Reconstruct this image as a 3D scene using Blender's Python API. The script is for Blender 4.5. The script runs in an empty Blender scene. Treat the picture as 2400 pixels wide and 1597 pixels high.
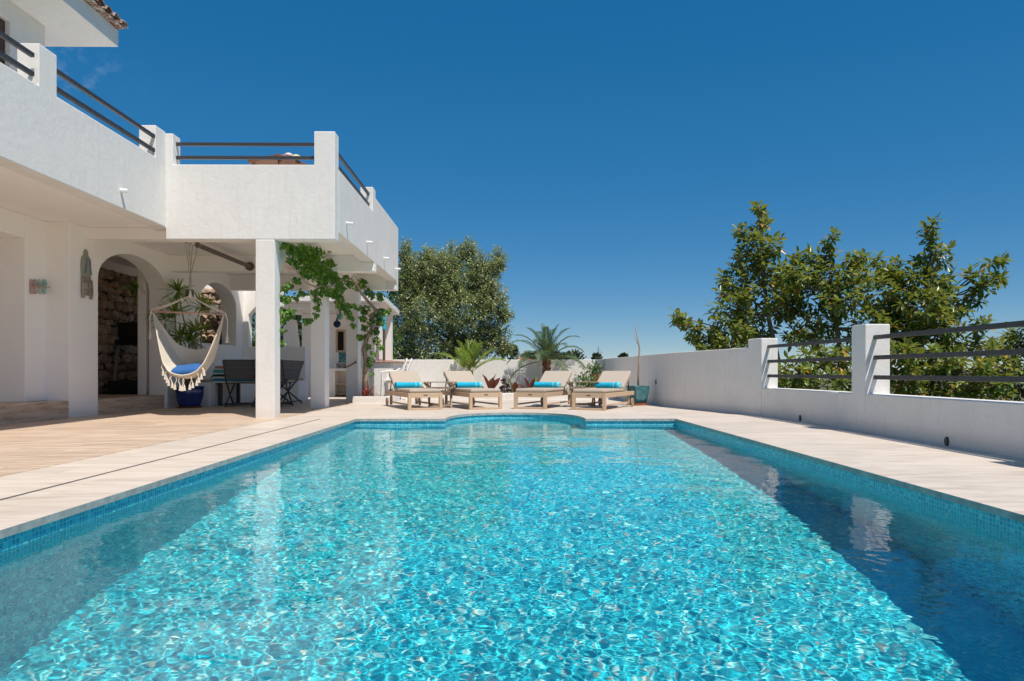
import bpy, bmesh, math, random
import numpy as np
from mathutils import Vector, Matrix
from mathutils.geometry import tessellate_polygon
R = math.radians
S = bpy.context.scene
COL = S.collection

# ------------------------------------------------------------------ camera, world, sun, exposure
H, F, YAW = 0.72, 1600.0, 0.0081          # eye height, focal length in photo pixels, slight turn to the right
cd = bpy.data.cameras.new('camera'); cam = bpy.data.objects.new('camera', cd); COL.objects.link(cam); S.camera = cam
cd.sensor_width = 36; cd.lens = 24; cd.shift_y = 0.0306; cd.clip_start = 0.05; cd.clip_end = 5000
cam.location = (0, 0, H); cam.rotation_euler = (R(90), 0, -YAW)

SUNV = Vector((.30, -.43, 1)).normalized()
w = bpy.data.worlds.new('World'); S.world = w; w.use_nodes = True
nt = w.node_tree; N = nt.nodes; LK = nt.links
sky = N.new('ShaderNodeTexSky'); sky.sky_type = 'NISHITA'; sky.sun_disc = False
sky.sun_elevation = math.asin(SUNV.z); sky.sun_rotation = math.atan2(SUNV.x, SUNV.y)
sky.air_density = 1.0; sky.dust_density = 0.0; sky.ozone_density = 6.0; sky.altitude = 3000
gm = N.new('ShaderNodeGamma'); gm.inputs['Gamma'].default_value = .50; LK.new(sky.outputs[0], gm.inputs[0])
hs = N.new('ShaderNodeHueSaturation'); hs.inputs['Saturation'].default_value = 1.88; hs.inputs['Value'].default_value = 1.39
LK.new(gm.outputs[0], hs.inputs['Color'])
# a faint wisp of cloud high on the left
tc = N.new('ShaderNodeTexCoord')
dist = N.new('ShaderNodeVectorMath'); dist.operation = 'DISTANCE'
cdir = Vector((-.625, 1, .432)).normalized(); dist.inputs[1].default_value = cdir
LK.new(tc.outputs['Generated'], dist.inputs[0])
mr = N.new('ShaderNodeMapRange'); mr.inputs[1].default_value = 0.015; mr.inputs[2].default_value = 0.075; mr.inputs[3].default_value = 1; mr.inputs[4].default_value = 0
LK.new(dist.outputs['Value'], mr.inputs[0])
nz = N.new('ShaderNodeTexNoise'); nz.inputs['Scale'].default_value = 38; nz.inputs['Detail'].default_value = 6; nz.inputs['Roughness'].default_value = .62
LK.new(tc.outputs['Generated'], nz.inputs['Vector'])
cr = N.new('ShaderNodeMapRange'); cr.inputs[1].default_value = .5; cr.inputs[2].default_value = .8; cr.inputs[3].default_value = 0; cr.inputs[4].default_value = .13
LK.new(nz.outputs[0], cr.inputs[0])
mu = N.new('ShaderNodeMath'); mu.operation = 'MULTIPLY'; LK.new(mr.outputs[0], mu.inputs[0]); LK.new(cr.outputs[0], mu.inputs[1])
mx = N.new('ShaderNodeMix'); mx.data_type = 'RGBA'; LK.new(mu.outputs[0], mx.inputs[0]); LK.new(hs.outputs[0], mx.inputs[6]); mx.inputs[7].default_value = (6, 6.4, 7, 1)
LK.new(mx.outputs[2], N['Background'].inputs['Color']); N['Background'].inputs['Strength'].default_value = 0.10

sl = bpy.data.lights.new('sun', 'SUN'); sl.energy = 3.25; sl.angle = R(.5); sl.color = (1, .925, .83)
so = bpy.data.objects.new('sun', sl); COL.objects.link(so); so.rotation_euler = SUNV.to_track_quat('Z', 'Y').to_euler(); so.location = (6, -8, 20)
sl.cycles.is_caustics_light = True
S.view_settings.view_transform = 'Standard'; S.view_settings.look = 'None'; S.view_settings.gamma = 1; S.view_settings.exposure = 0.66
S.cycles.use_denoising = True; S.cycles.max_bounces = 14; S.cycles.diffuse_bounces = 9; S.cycles.transmission_bounces = 8
S.cycles.caustics_refractive = True; S.cycles.caustics_reflective = False; S.cycles.sample_clamp_indirect = 4
S.cycles.use_adaptive_sampling = False

# ------------------------------------------------------------------ helpers
rng = np.random.RandomState(7); random.seed(7)
CA, SA = math.cos(YAW), math.sin(YAW)
def at(px, py, Y):
    "world point seen at photo pixel (2400 wide) at world distance Y"
    xn = (px - 1200) / F; zc = Y / (CA - xn * SA)
    return Vector((zc * (SA + xn * CA), Y, H - zc * (py - 872) / F))
def tag(o, label=None, cat=None, group=None, kind=None):
    if label: o['label'] = label
    if cat: o['category'] = cat
    if group: o['group'] = group
    if kind: o['kind'] = kind
    return o
def empty(name, loc, label=None, cat=None, group=None, rz=0):
    o = bpy.data.objects.new(name, None); COL.objects.link(o); o.location = loc; o.rotation_euler.z = rz; o.empty_display_size = .2
    return tag(o, label, cat, group)
def copy_tree(o, parent=None):
    c = o.copy(); COL.objects.link(c); c.parent = parent
    if parent: c.matrix_parent_inverse = o.matrix_parent_inverse.copy()
    for ch in [k for k in bpy.data.objects if k.parent == o]: copy_tree(ch, c)
    return c
class MB:
    def __init__(s): s.v = []; s.f = []; s.uv = {}
    def add(s, vs, fs):
        n = len(s.v); s.v += [tuple(p) for p in vs]; s.f += [tuple(i + n for i in f) for f in fs]; return s
    def box(s, x0, x1, y0, y1, z0, z1, M=None):
        vs = [Vector(p) for p in ((x0,y0,z0),(x1,y0,z0),(x1,y1,z0),(x0,y1,z0),(x0,y0,z1),(x1,y0,z1),(x1,y1,z1),(x0,y1,z1))]
        if M: vs = [M @ p for p in vs]
        return s.add(vs, [(0,3,2,1),(4,5,6,7),(0,1,5,4),(1,2,6,5),(2,3,7,6),(3,0,4,7)])
    def bar(s, a, b, wd, ht, up=(0,0,1)):
        "square bar from a to b"
        a, b = Vector(a), Vector(b); d = (b - a).normalized(); u = Vector(up)
        if abs(d.dot(u)) > .95: u = Vector((0,1,0))
        x = d.cross(u).normalized() * wd / 2; y = x.cross(d).normalized() * ht / 2
        vs = [a-x-y, a+x-y, a+x+y, a-x+y, b-x-y, b+x-y, b+x+y, b-x+y]
        return s.add(vs, [(0,1,2,3),(7,6,5,4),(0,4,5,1),(1,5,6,2),(2,6,7,3),(3,7,4,0)])
    def tube(s, pts, r, n=8, cap=True):
        pts = [Vector(p) for p in pts]; m = len(pts); rr = r if hasattr(r, '__len__') else [r] * m
        base = len(s.v); prev = None
        for i, p in enumerate(pts):
            d = (pts[min(i+1, m-1)] - pts[max(i-1, 0)]); d = d.normalized() if d.length > 1e-9 else Vector((0,0,1))
            if prev is None:
                u = Vector((0,0,1)) if abs(d.z) < .9 else Vector((1,0,0)); x = d.cross(u).normalized()
            else: x = (prev - d * prev.dot(d)).normalized()
            prev = x; y = d.cross(x)
            for k in range(n):
                a = 2 * math.pi * k / n; q = p + (x * math.cos(a) + y * math.sin(a)) * rr[i]; s.v.append(tuple(q))
        for i in range(m-1):
            for k in range(n):
                a = base + i*n + k; b = base + i*n + (k+1) % n; s.f.append((a, b, b+n, a+n))
        if cap: s.f.append(tuple(base + k for k in range(n))[::-1]); s.f.append(tuple(base + (m-1)*n + k for k in range(n)))
        return s
    def lathe(s, prof, c=(0,0,0), n=24):
        base = len(s.v); c = Vector(c)
        for r, z in prof:
            for k in range(n):
                a = 2*math.pi*k/n; s.v.append((c.x + r*math.cos(a), c.y + r*math.sin(a), c.z + z))
        for i in range(len(prof)-1):
            for k in range(n):
                a = base+i*n+k; b = base+i*n+(k+1)%n; s.f.append((a, b, b+n, a+n))
        return s
    def prism(s, loops, fn, t0, t1):
        "flat outline with holes pushed from t0 to t1; fn(u, v, t) gives the 3D point"
        tris = tessellate_polygon([[Vector((u, v, 0)) for u, v in lp] for lp in loops])
        flat = [p for lp in loops for p in lp]; n = len(flat); base = len(s.v)
        s.v += [tuple(fn(u, v, t0)) for u, v in flat] + [tuple(fn(u, v, t1)) for u, v in flat]
        for t in tris: s.f.append(tuple(base+i for i in t)); s.f.append(tuple(base+n+i for i in t[::-1]))
        k0 = base
        for lp in loops:
            m = len(lp)
            for i in range(m): a = k0+i; b = k0+(i+1)%m; s.f.append((a, b, b+n, a+n))
            k0 += m
        return s
    def build(s, name, mat, parent=None, smooth=False, bevel=0, fix=True, loc=None):
        me = bpy.data.meshes.new(name); me.from_pydata(s.v, [], s.f)
        if fix:
            bm = bmesh.new(); bm.from_mesh(me); bmesh.ops.recalc_face_normals(bm, faces=bm.faces); bm.to_mesh(me); bm.free()
        me.materials.append(mat); o = bpy.data.objects.new(name, me); COL.objects.link(o)
        if parent: o.parent = parent
        if parent and not s.__dict__.get('local'):
            o.matrix_parent_inverse = Matrix.LocRotScale(parent.location, parent.rotation_euler, None).inverted()
        if smooth: me.polygons.foreach_set('use_smooth', [True]*len(me.polygons))
        if bevel:
            m = o.modifiers.new('bevel', 'BEVEL'); m.width = bevel; m.segments = 2; m.limit_method = 'ANGLE'; m.angle_limit = R(40); m.harden_normals = False
        return o
def LMB():
    m = MB(); m.local = True; return m
def arc(c, z, rx, rz, a0, a1, n=18):
    return [(c + rx*math.cos(a0+(a1-a0)*i/n), z + rz*math.sin(a0+(a1-a0)*i/n)) for i in range(n+1)]
def jit(a): return (random.random()*2-1)*a

# leaves: arrays of base point, axis direction, normal, length, width
def leaves(name, P, D, Nn, L, W, mat, parent=None, rnd=None, fold=.18, curl=.1, wide=.45):
    P, D, Nn = map(np.asarray, (P, D, Nn)); n = len(P); L = np.broadcast_to(L, n)[:, None]; W = np.broadcast_to(W, n)[:, None]
    D = D / np.linalg.norm(D, axis=1)[:, None]; X = np.cross(D, Nn); X /= np.linalg.norm(X, axis=1)[:, None] + 1e-9; U = np.cross(X, D)
    b = P; t = P + D*L - U*L*curl*1.6; m = P + D*L*wide - U*W*fold; m2 = P + D*L*.8 - U*(W*fold*.8 + L*curl*.6)
    l1 = P + D*L*wide + X*W/2; r1 = P + D*L*wide - X*W/2; l2 = P + D*L*.8 + X*W*.33 - U*L*curl*.6; r2 = P + D*L*.8 - X*W*.33 - U*L*curl*.6
    V = np.stack([b, m, m2, t, l1, l2, r1, r2], 1).reshape(-1, 3)
    o8 = (np.arange(n)*8)[:, None]
    tri = np.array([[0,4,1],[0,1,6],[2,5,3],[2,3,7]]); quad = np.array([[1,4,5,2],[1,2,7,6]])
    T = (o8[:, :, None] + tri[None]).reshape(-1, 3); Q = (o8[:, :, None] + quad[None]).reshape(-1, 4)
    me = bpy.data.meshes.new(name)
    me.vertices.add(len(V)); me.vertices.foreach_set('co', V.ravel())
    loops = np.concatenate([T.ravel(), Q.ravel()]); me.loops.add(len(loops)); me.loops.foreach_set('vertex_index', loops.astype(np.int32))
    starts = np.concatenate([np.arange(len(T))*3, len(T)*3 + np.arange(len(Q))*4]); tot = np.concatenate([np.full(len(T), 3), np.full(len(Q), 4)])
    me.polygons.add(len(starts)); me.polygons.foreach_set('loop_start', starts.astype(np.int32)); me.polygons.foreach_set('loop_total', tot.astype(np.int32))
    me.update(calc_edges=True); me.validate()
    if rnd is None: rnd = rng.rand(n)
    at_ = me.attributes.new('rnd', 'FLOAT', 'POINT'); at_.data.foreach_set('value', np.repeat(rnd, 8).astype(np.float32))
    me.polygons.foreach_set('use_smooth', [True]*len(me.polygons))
    me.materials.append(mat); o = bpy.data.objects.new(name, me); COL.objects.link(o)
    if parent:
        o.parent = parent; o.matrix_parent_inverse = Matrix.LocRotScale(parent.location, parent.rotation_euler, None).inverted()
    return o
def rdir(n): v = rng.randn(n, 3); return v / np.linalg.norm(v, axis=1)[:, None]

# ------------------------------------------------------------------ materials
class NM:
    def __init__(s, name):
        s.m = bpy.data.materials.new(name); s.m.use_nodes = True; s.t = s.m.node_tree; s.b = s.t.nodes['Principled BSDF']
    def n(s, typ, **kw):
        nd = s.t.nodes.new('ShaderNode' + typ)
        for k, v in kw.items():
            if k in ('operation', 'data_type', 'blend_type', 'feature', 'noise_dimensions', 'attribute_name', 'wave_type', 'bands_direction', 'distance'): setattr(nd, k, v)
            else: nd.inputs[k.replace('_', ' ')].default_value = v
        return nd
    def l(s, a, b): s.t.links.new(a, b); return s
    def coord(s, scale=(1,1,1), rot=(0,0,0)):
        g = s.n('NewGeometry'); mp = s.t.nodes.new('ShaderNodeMapping'); mp.inputs['Scale'].default_value = scale; mp.inputs['Rotation'].default_value = rot
        s.l(g.outputs['Position'], mp.inputs['Vector']); return mp.outputs[0]
    def objcoord(s, scale=(1,1,1)):
        g = s.n('TexCoord'); mp = s.t.nodes.new('ShaderNodeMapping'); mp.inputs['Scale'].default_value = scale
        s.l(g.outputs['Object'], mp.inputs['Vector']); return mp.outputs[0]
    def noise(s, vec, scale, detail=4, rough=.55):
        nd = s.n('TexNoise', Scale=scale, Detail=detail, Roughness=rough); s.l(vec, nd.inputs['Vector']); return nd.outputs[0]
    def ramp(s, fac, stops, interp='LINEAR'):
        nd = s.t.nodes.new('ShaderNodeValToRGB'); nd.color_ramp.interpolation = interp; e = nd.color_ramp.elements
        while len(e) < len(stops): e.new(.5)
        for k, (p, c) in enumerate(stops): e[k].position = p; e[k].color = (*c, 1) if len(c) == 3 else c
        s.l(fac, nd.inputs[0]); return nd.outputs[0]
    def mix(s, fac, a, b, mode='MIX'):
        nd = s.t.nodes.new('ShaderNodeMix'); nd.data_type = 'RGBA'; nd.blend_type = mode
        for v, i in ((fac, 0), (a, 6), (b, 7)):
            if hasattr(v, 'links'): s.l(v, nd.inputs[i])
            else: nd.inputs[i].default_value = v if i == 0 else (*v, 1)
        return nd.outputs[2]
    def math(s, op, a, b=0.):
        nd = s.t.nodes.new('ShaderNodeMath'); nd.operation = op
        for v, i in ((a, 0), (b, 1)):
            if hasattr(v, 'links'): s.l(v, nd.inputs[i])
            else: nd.inputs[i].default_value = v
        return nd.outputs[0]
    def bump(s, h, strength=.3, dist=.01):
        nd = s.n('Bump', Strength=strength, Distance=dist); s.l(h, nd.inputs['Height']); s.l(nd.outputs[0], s.b.inputs['Normal']); return s
    def col(s, c):
        if hasattr(c, 'links'): s.l(c, s.b.inputs['Base Color'])
        else: s.b.inputs['Base Color'].default_value = (*c, 1)
        return s
    def set(s, **kw):
        for k, v in kw.items(): s.b.inputs[k.replace('_', ' ')].default_value = v
        return s
def simple(name, c, rough=.6, var=.12, scale=8, bump=0, metallic=0, **kw):
    m = NM(name); v = m.objcoord(); nn = m.noise(v, scale)
    lo = tuple(x*(1-var) for x in c); hi = tuple(min(1, x*(1+var)) for x in c)
    m.col(m.ramp(nn, [(.3, lo), (.7, hi)])).set(Roughness=rough, Metallic=metallic, **kw)
    if bump: m.bump(m.noise(v, scale*6), bump, .004)
    return m.m
def stucco(name, base, amp=.05, streak=True):
    m = NM(name); p = m.coord()
    big = m.noise(p, 1.3, 5, .6); fine = m.noise(p, 7, 6, .7)
    c = m.ramp(big, [(.3, tuple(x*(1-amp) for x in base)), (.7, base)])
    c = m.mix(m.ramp(fine, [(.35, (0,0,0)), (.75, (1,1,1))]), c, tuple(x*(1-amp*.9) for x in base))
    if streak:
        st = m.noise(m.coord(scale=(6, 6, .35)), 3, 4, .6)
        c = m.mix(m.math('MULTIPLY', m.ramp(st, [(.52, (0,0,0)), (.78, (1,1,1))]), .5), c, (base[0]*.82, base[1]*.8, base[2]*.78))
        hair = m.noise(m.coord(scale=(1,1,1)), 2.2, 2, .5)
        hl = m.ramp(hair, [(.492, (0,0,0)), (.5, (1,1,1)), (.508, (0,0,0))])
        c = m.mix(m.math('MULTIPLY', hl, .16), c, (.45, .42, .4))
        blot = m.noise(m.coord(scale=(1,1,1.6)), 3.4, 7, .72); c = m.mix(m.math('MULTIPLY', m.ramp(blot, [(.5, (0,0,0)), (.72, (1,1,1))]), .5), c, tuple(x*.86 for x in base))
    gz = m.n('NewGeometry'); sz_ = m.n('SeparateXYZ'); m.l(gz.outputs['Position'], sz_.inputs[0]); zr = m.ramp(m.math('ADD', sz_.outputs[2], m.math('MULTIPLY', m.noise(p, 5, 4), -.16)), [(0, (1,1,1)), (.09, (0,0,0))])
    c = m.mix(m.math('MULTIPLY', zr, .22), c, (base[0]*.6, base[1]*.56, base[2]*.5))
    m.col(c).set(Roughness=.85)
    tro = m.noise(p, 14, 5, .65)
    return m.bump(tro, .35, .012).m
STUCCO = stucco('white_stucco', (.82, .795, .76), .085)
STUCCO_LIFT = stucco('shade_lifted_white_stucco', (.93, .90, .865), .025, False)  # paler, unstreaked copy of the white stucco, brightening the walls that stand in shade
def wood_tile(name, a, b, c_, rot, plank=(1.2, .2), joint=.10, contrast=1.0, rough=.5, soft=1.):
    m = NM(name); v = m.coord(rot=(0,0,rot))
    br = m.t.nodes.new('ShaderNodeTexBrick'); br.offset = .37; br.inputs['Scale'].default_value = 1; br.inputs['Brick Width'].default_value = plank[0]; br.inputs['Row Height'].default_value = plank[1]
    br.inputs['Mortar Size'].default_value = .0022; br.inputs['Mortar Smooth'].default_value = .1
    br.inputs['Color1'].default_value = (0,0,0,1); br.inputs['Color2'].default_value = (1,1,1,1); br.inputs['Mortar'].default_value = (.5,.5,.5,1)
    m.l(v, br.inputs['Vector'])
    v2 = m.n('Mapping'); v2.inputs['Scale'].default_value = (1.1, 12 if soft == 1 else 7, 1); m.l(v, v2.inputs['Vector'])
    add = m.n('VectorMath', operation='MULTIPLY_ADD'); m.l(br.outputs['Color'], add.inputs[0]); add.inputs[1].default_value = (9, 5, 3); m.l(v2.outputs[0], add.inputs[2])
    g = m.noise(add.outputs[0], 1.6, 6, .62); g2 = m.noise(add.outputs[0], 6, 4, .6)
    k = .5/contrast
    col = m.ramp(g, [(.5-.22*k, b), (.5, a), (.5+.3*k, c_)])
    col = m.mix(m.ramp(g2, [(.45, (0,0,0)), (.75, (.35*soft,)*3)]), col, b)
    tint = m.ramp(br.outputs['Color'], [(0, (.93,.93,.93)), (1, (1.05,1.05,1.05))]); col = m.mix(1, col, tint, 'MULTIPLY')
    col = m.mix(m.math('MULTIPLY', br.outputs['Fac'], .45*soft), col, tuple(x*.55 for x in b))
    m.col(col).set(Roughness=rough); m.bump(g2, .12, .003); return m.m
TAN = wood_tile('tan_wood_look_tile', (.60,.46,.345), (.42,.30,.215), (.72,.58,.45), R(-14), (1.2,.2))
STEPW = wood_tile('brown_wood_look_step_tile', (.56,.42,.31), (.40,.28,.2), (.66,.52,.40), 0, (1.2,.28))
CREAM = wood_tile('cream_stone_look_tile', (.64,.555,.47), (.53,.45,.37), (.71,.63,.55), R(-4), (1.2,.6), contrast=.8, soft=.6)
def stepmat():
    m = NM('brown_wood_look_riser'); g = m.coord(scale=(1.6, 1.6, 14)); n1 = m.noise(g, 1.5, 6, .65)
    m.col(m.ramp(n1, [(.3, (.36,.235,.155)), (.5, (.58,.42,.30)), (.72, (.70,.55,.42))])).set(Roughness=.5); return m.m
RISER = stepmat()
EDGE = simple('grey_stone_edge', (.42,.40,.37), .6, .25, 14, .3)
def mosaic(name, wet=False):
    m = NM(name); uv = m.n('UVMap'); T = 1/.0265
    mp = m.n('VectorMath', operation='SCALE'); mp.inputs['Scale'].default_value = T; m.l(uv.outputs[0], mp.inputs[0])
    fl = m.n('VectorMath', operation='FLOOR'); m.l(mp.outputs[0], fl.inputs[0]); wn = m.t.nodes.new('ShaderNodeTexWhiteNoise'); wn.noise_dimensions = '2D'; m.l(fl.outputs[0], wn.inputs['Vector'])
    fr = m.n('VectorMath', operation='FRACTION'); m.l(mp.outputs[0], fr.inputs[0]); sp = m.n('SeparateXYZ'); m.l(fr.outputs[0], sp.inputs[0])
    def edge(x): return m.math('GREATER_THAN', m.math('ABSOLUTE', m.math('SUBTRACT', x, .5)), .44 if wet else .43)
    g = m.math('MAXIMUM', edge(sp.outputs[0]), edge(sp.outputs[1]))
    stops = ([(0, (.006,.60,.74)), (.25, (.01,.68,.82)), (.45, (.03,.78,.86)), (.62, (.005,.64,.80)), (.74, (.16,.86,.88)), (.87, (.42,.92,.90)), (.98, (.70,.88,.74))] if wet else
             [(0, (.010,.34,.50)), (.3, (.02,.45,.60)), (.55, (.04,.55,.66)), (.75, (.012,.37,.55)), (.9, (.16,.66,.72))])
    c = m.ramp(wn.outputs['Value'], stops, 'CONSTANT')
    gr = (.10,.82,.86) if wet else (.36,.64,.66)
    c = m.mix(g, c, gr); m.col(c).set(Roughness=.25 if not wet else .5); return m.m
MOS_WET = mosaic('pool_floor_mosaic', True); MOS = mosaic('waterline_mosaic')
BLACKM = simple('dark_grey_powder_coated_metal', (.045,.045,.047), .45, .2, 20, .1)
TEAK = None
def teak(name, a, b):
    m = NM(name); g = m.objcoord((1,1,1)); n0 = m.noise(g, 2.5, 2); v = m.objcoord((4, 4, 4)); n1 = m.noise(v, 9, 6, .65)
    wv = m.t.nodes.new('ShaderNodeTexWave'); wv.inputs['Scale'].default_value = 9; wv.inputs['Distortion'].default_value = 7; wv.inputs['Detail'].default_value = 3; m.l(g, wv.inputs['Vector'])
    c = m.mix(m.math('MULTIPLY', wv.outputs['Fac'], .5), a, b); c = m.mix(m.math('MULTIPLY', n1, .5), c, tuple(x*.75 for x in a)); m.col(c).set(Roughness=.6); m.bump(n1, .15, .002); return m.m
TEAK = teak('weathered_teak', (.60,.44,.30), (.44,.30,.19)); TEAK_GREY = teak('grey_brown_teak', (.36,.26,.18), (.24,.165,.11))
CUSH = simple('beige_cushion_canvas', (.44,.375,.305), .9, .05, 60, .25)
TOWEL = simple('turquoise_terry_towel', (.005,.40,.60), .95, .25, 50, .9); TOWEL_L = simple('pale_turquoise_towel_band', (.18,.62,.74), .95, .12, 50, .9)
WHITEP = simple('white_plastic', (.82,.82,.80), .35, .03, 4)
TERRA = simple('terracotta', (.36,.13,.07), .8, .15, 10, .1)
def leafmat(name, stops, back=None, rough=.45, trans=.35, spec=.5):
    m = NM(name); a = m.n('Attribute', attribute_name='rnd'); c = m.ramp(a.outputs['Fac'], stops)
    if back is not None:
        g = m.n('NewGeometry'); c = m.mix(g.outputs['Backfacing'], c, back)
    m.col(c).set(Roughness=rough, Specular_IOR_Level=spec)
    tr = m.n('BsdfTranslucent'); m.l(m.mix(1, c, (1.5,1.7,.6), 'MULTIPLY'), tr.inputs['Color'])
    ms = m.n('MixShader'); ms.inputs[0].default_value = trans; m.l(m.b.outputs[0], ms.inputs[1]); m.l(tr.outputs[0], ms.inputs[2]); m.l(ms.outputs[0], m.t.nodes['Material Output'].inputs[0]); return m.m
BARK = simple('grey_brown_bark', (.20,.155,.12), .9, .3, 14, .8)

# ------------------------------------------------------------------ ground, deck, pool
POOL_L, POOL_R, POOL_Y0, POOL_Y1 = -2.30, 2.60, -1.3, 10.5
def pool_outline(off=0.0):
    xl, xr, y0, y1 = POOL_L-off, POOL_R+off, POOL_Y0-off, POOL_Y1+off
    cx, a, b = .14, 1.08+off*.6, 1.56
    pts = [(xl, y0), (xr, y0), (xr, y1), (cx+a, y1)]
    for i in range(1, 40):
        t = math.pi*i/40; ct, st = math.cos(t), math.sin(t)
        pts.append((cx + a*math.copysign(abs(ct)**.8, ct), y1 + b*abs(st)**.8))
    return pts + [(cx-a, y1), (xl, y1)]
def flat(fnz): return lambda u, v, t: (u, v, t)
g = MB(); NG = 60
for j in range(NG+1):
    for i in range(NG+1):
        x = -700 + 1400*i/NG; y = -100 + 1600*(j/NG)**1.5; g.v.append((x, y, -4.0))
for j in range(NG):
    for i in range(NG): a = j*(NG+1)+i; g.f.append((a, a+1, a+NG+2, a+NG+1))
GROUND = NM('dry_scrub_ground'); p_ = GROUND.coord(); GROUND.col(GROUND.ramp(GROUND.noise(p_, .6, 8, .7), [(.35, (.05,.065,.025)), (.55, (.12,.12,.05)), (.7, (.24,.19,.11))])).set(Roughness=.95)
tag(g.build('ground', GROUND.m, fix=False), kind='structure')

RW = [(4.24,-5),(4.24,3),(4.25,5.6),(4.27,8.08),(4.27,9.4),(4.24,10.4),(4.15,11.07),(4.06,11.43),(3.80,12.4),(3.48,13.47),(3.23,14.77),(3.02,16.5),(2.86,18.5),(2.72,20.9)]
m = MB(); m.prism([[(-13,-5)] + [(x+.2, y) for x, y in RW[:-1]] + [(2.95, 21.05), (-3.8, 21.05), (-3.8, 24), (-13, 24)], pool_outline()], lambda u,v,t: (u,v,t), 0, -.04)
dk = m.build('pool_deck', CREAM, fix=True); dk.data.materials.append(EDGE); tag(dk, kind='structure')
for p in dk.data.polygons:
    if abs(p.normal.z) < .5: p.material_index = 1
m = MB(); m.box(-13, -3.47, -5, 17.25, -.03, .004); tag(m.build('terrace_floor', TAN), kind='structure')
m = MB(); m.box(-2.852, -2.832, -5, 10.45, -.02, .003); tag(m.build('drain_channel', simple('drain_slot', (.10,.09,.08), .8)), kind='structure')

def depth(y): return 1.62 - .125*(y-3)
out = pool_outline(.018); n = len(out)
bm = bmesh.new(); uvl = bm.loops.layers.uv.new('UVMap')
tris = tessellate_polygon([[Vector((x, y, 0)) for x, y in out]])
fv = [bm.verts.new((x, y, -.105-depth(y))) for x, y in out]
for t in tris:
    f = bm.faces.new([fv[i] for i in t]); 
    for lp in f.loops: lp[uvl].uv = (lp.vert.co.x, lp.vert.co.y)
ln = 0
for i in range(n):
    (xa, ya), (xb, yb) = out[i], out[(i+1) % n]; d = math.hypot(xb-xa, yb-ya)
    vs = [bm.verts.new(p) for p in ((xb,yb,-.105-depth(yb)), (xa,ya,-.105-depth(ya)), (xa,ya,-.038), (xb,yb,-.038))]
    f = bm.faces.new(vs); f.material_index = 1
    for lp, uu in zip(f.loops, (ln+d, ln, ln, ln+d)): lp[uvl].uv = (uu, lp.vert.co.z + 2.001)
    ln += d
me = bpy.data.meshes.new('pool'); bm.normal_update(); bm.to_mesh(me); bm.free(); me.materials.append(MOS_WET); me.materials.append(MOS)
ps = bpy.data.objects.new('pool', me); COL.objects.link(ps); tag(ps, kind='structure'); ps.cycles.is_caustics_receiver = True

# water: a real rippled surface
nx, ny = 860, 1600
ys = np.interp(np.linspace(0, 1, ny), [0, .08, .62, .85, 1], [POOL_Y0, 1.2, 5.6, 8.6, 12.3])
Xg, Yg = np.meshgrid(np.linspace(POOL_L-.015, POOL_R+.015, nx), ys); Zg = np.zeros_like(Xg)
r2 = np.random.RandomState(3)
for lam0, lam1, cnt, slope in ((.03, .05, 70, .0085), (.05, .09, 70, .0092), (.09, .2, 36, .0065), (.2, .6, 22, .0085), (.6, 1.8, 12, .0085)):
    for i in range(cnt):
        lam = lam0*(lam1/lam0)**r2.rand(); k = 2*np.pi/lam; a = r2.rand()*2*np.pi if lam < .25 else R(80) + r2.randn()*.6
        amp = slope*math.sqrt(2/cnt)/k
        patch = 1 + .5*np.sin(Xg*r2.uniform(.3,1.4) + r2.rand()*6)*np.sin(Yg*r2.uniform(.3,1.2) + r2.rand()*6)
        ph = .8*np.sin(Xg*r2.uniform(.5,2.5) + Yg*r2.uniform(.5,2.5) + r2.rand()*6)
        Zg += amp*patch*np.sin(k*(Xg*math.cos(a)+Yg*math.sin(a)) + r2.rand()*6.28 + ph)
Zg -= .105
V = np.stack([Xg, Yg, Zg], -1).reshape(-1, 3)
jj, ii = np.meshgrid(np.arange(ny-1), np.arange(nx-1), indexing='ij'); q0 = (jj*nx+ii).ravel()
Q = np.stack([q0, q0+1, q0+nx+1, q0+nx], 1).astype(np.int32)
me = bpy.data.meshes.new('water'); me.vertices.add(len(V)); me.vertices.foreach_set('co', V.ravel()); me.loops.add(Q.size); me.loops.foreach_set('vertex_index', Q.ravel())
me.polygons.add(len(Q)); me.polygons.foreach_set('loop_start', (np.arange(len(Q))*4).astype(np.int32)); me.polygons.foreach_set('loop_total', np.full(len(Q), 4, np.int32))
me.update(calc_edges=True); me.polygons.foreach_set('use_smooth', [True]*len(Q))
WAT = bpy.data.materials.new('pool_water'); WAT.use_nodes = True; b_ = WAT.node_tree.nodes['Principled BSDF']
b_.inputs['Base Color'].default_value = (.97,1,1,1); b_.inputs['Roughness'].default_value = 0; b_.inputs['IOR'].default_value = 1.33; b_.inputs['Transmission Weight'].default_value = 1
me.materials.append(WAT); wo = bpy.data.objects.new('water', me); COL.objects.link(wo); tag(wo, kind='structure'); wo.cycles.is_caustics_caster = True
print('TIME pool')

# ------------------------------------------------------------------ villa
XW = lambda Y: -6.8 + .0226*(Y-10.67)
villa = empty('villa', (-6, 10, 0), 'white rendered two-storey villa with arched walls and a roof terrace beside the pool', 'house')
def part(mb, name, mat=STUCCO, bevel=.012, parent=villa, smooth=False, label=None):
    o = mb.build(name, mat, parent, bevel=bevel, smooth=smooth)
    if label: o['label'] = label
    return o
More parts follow.
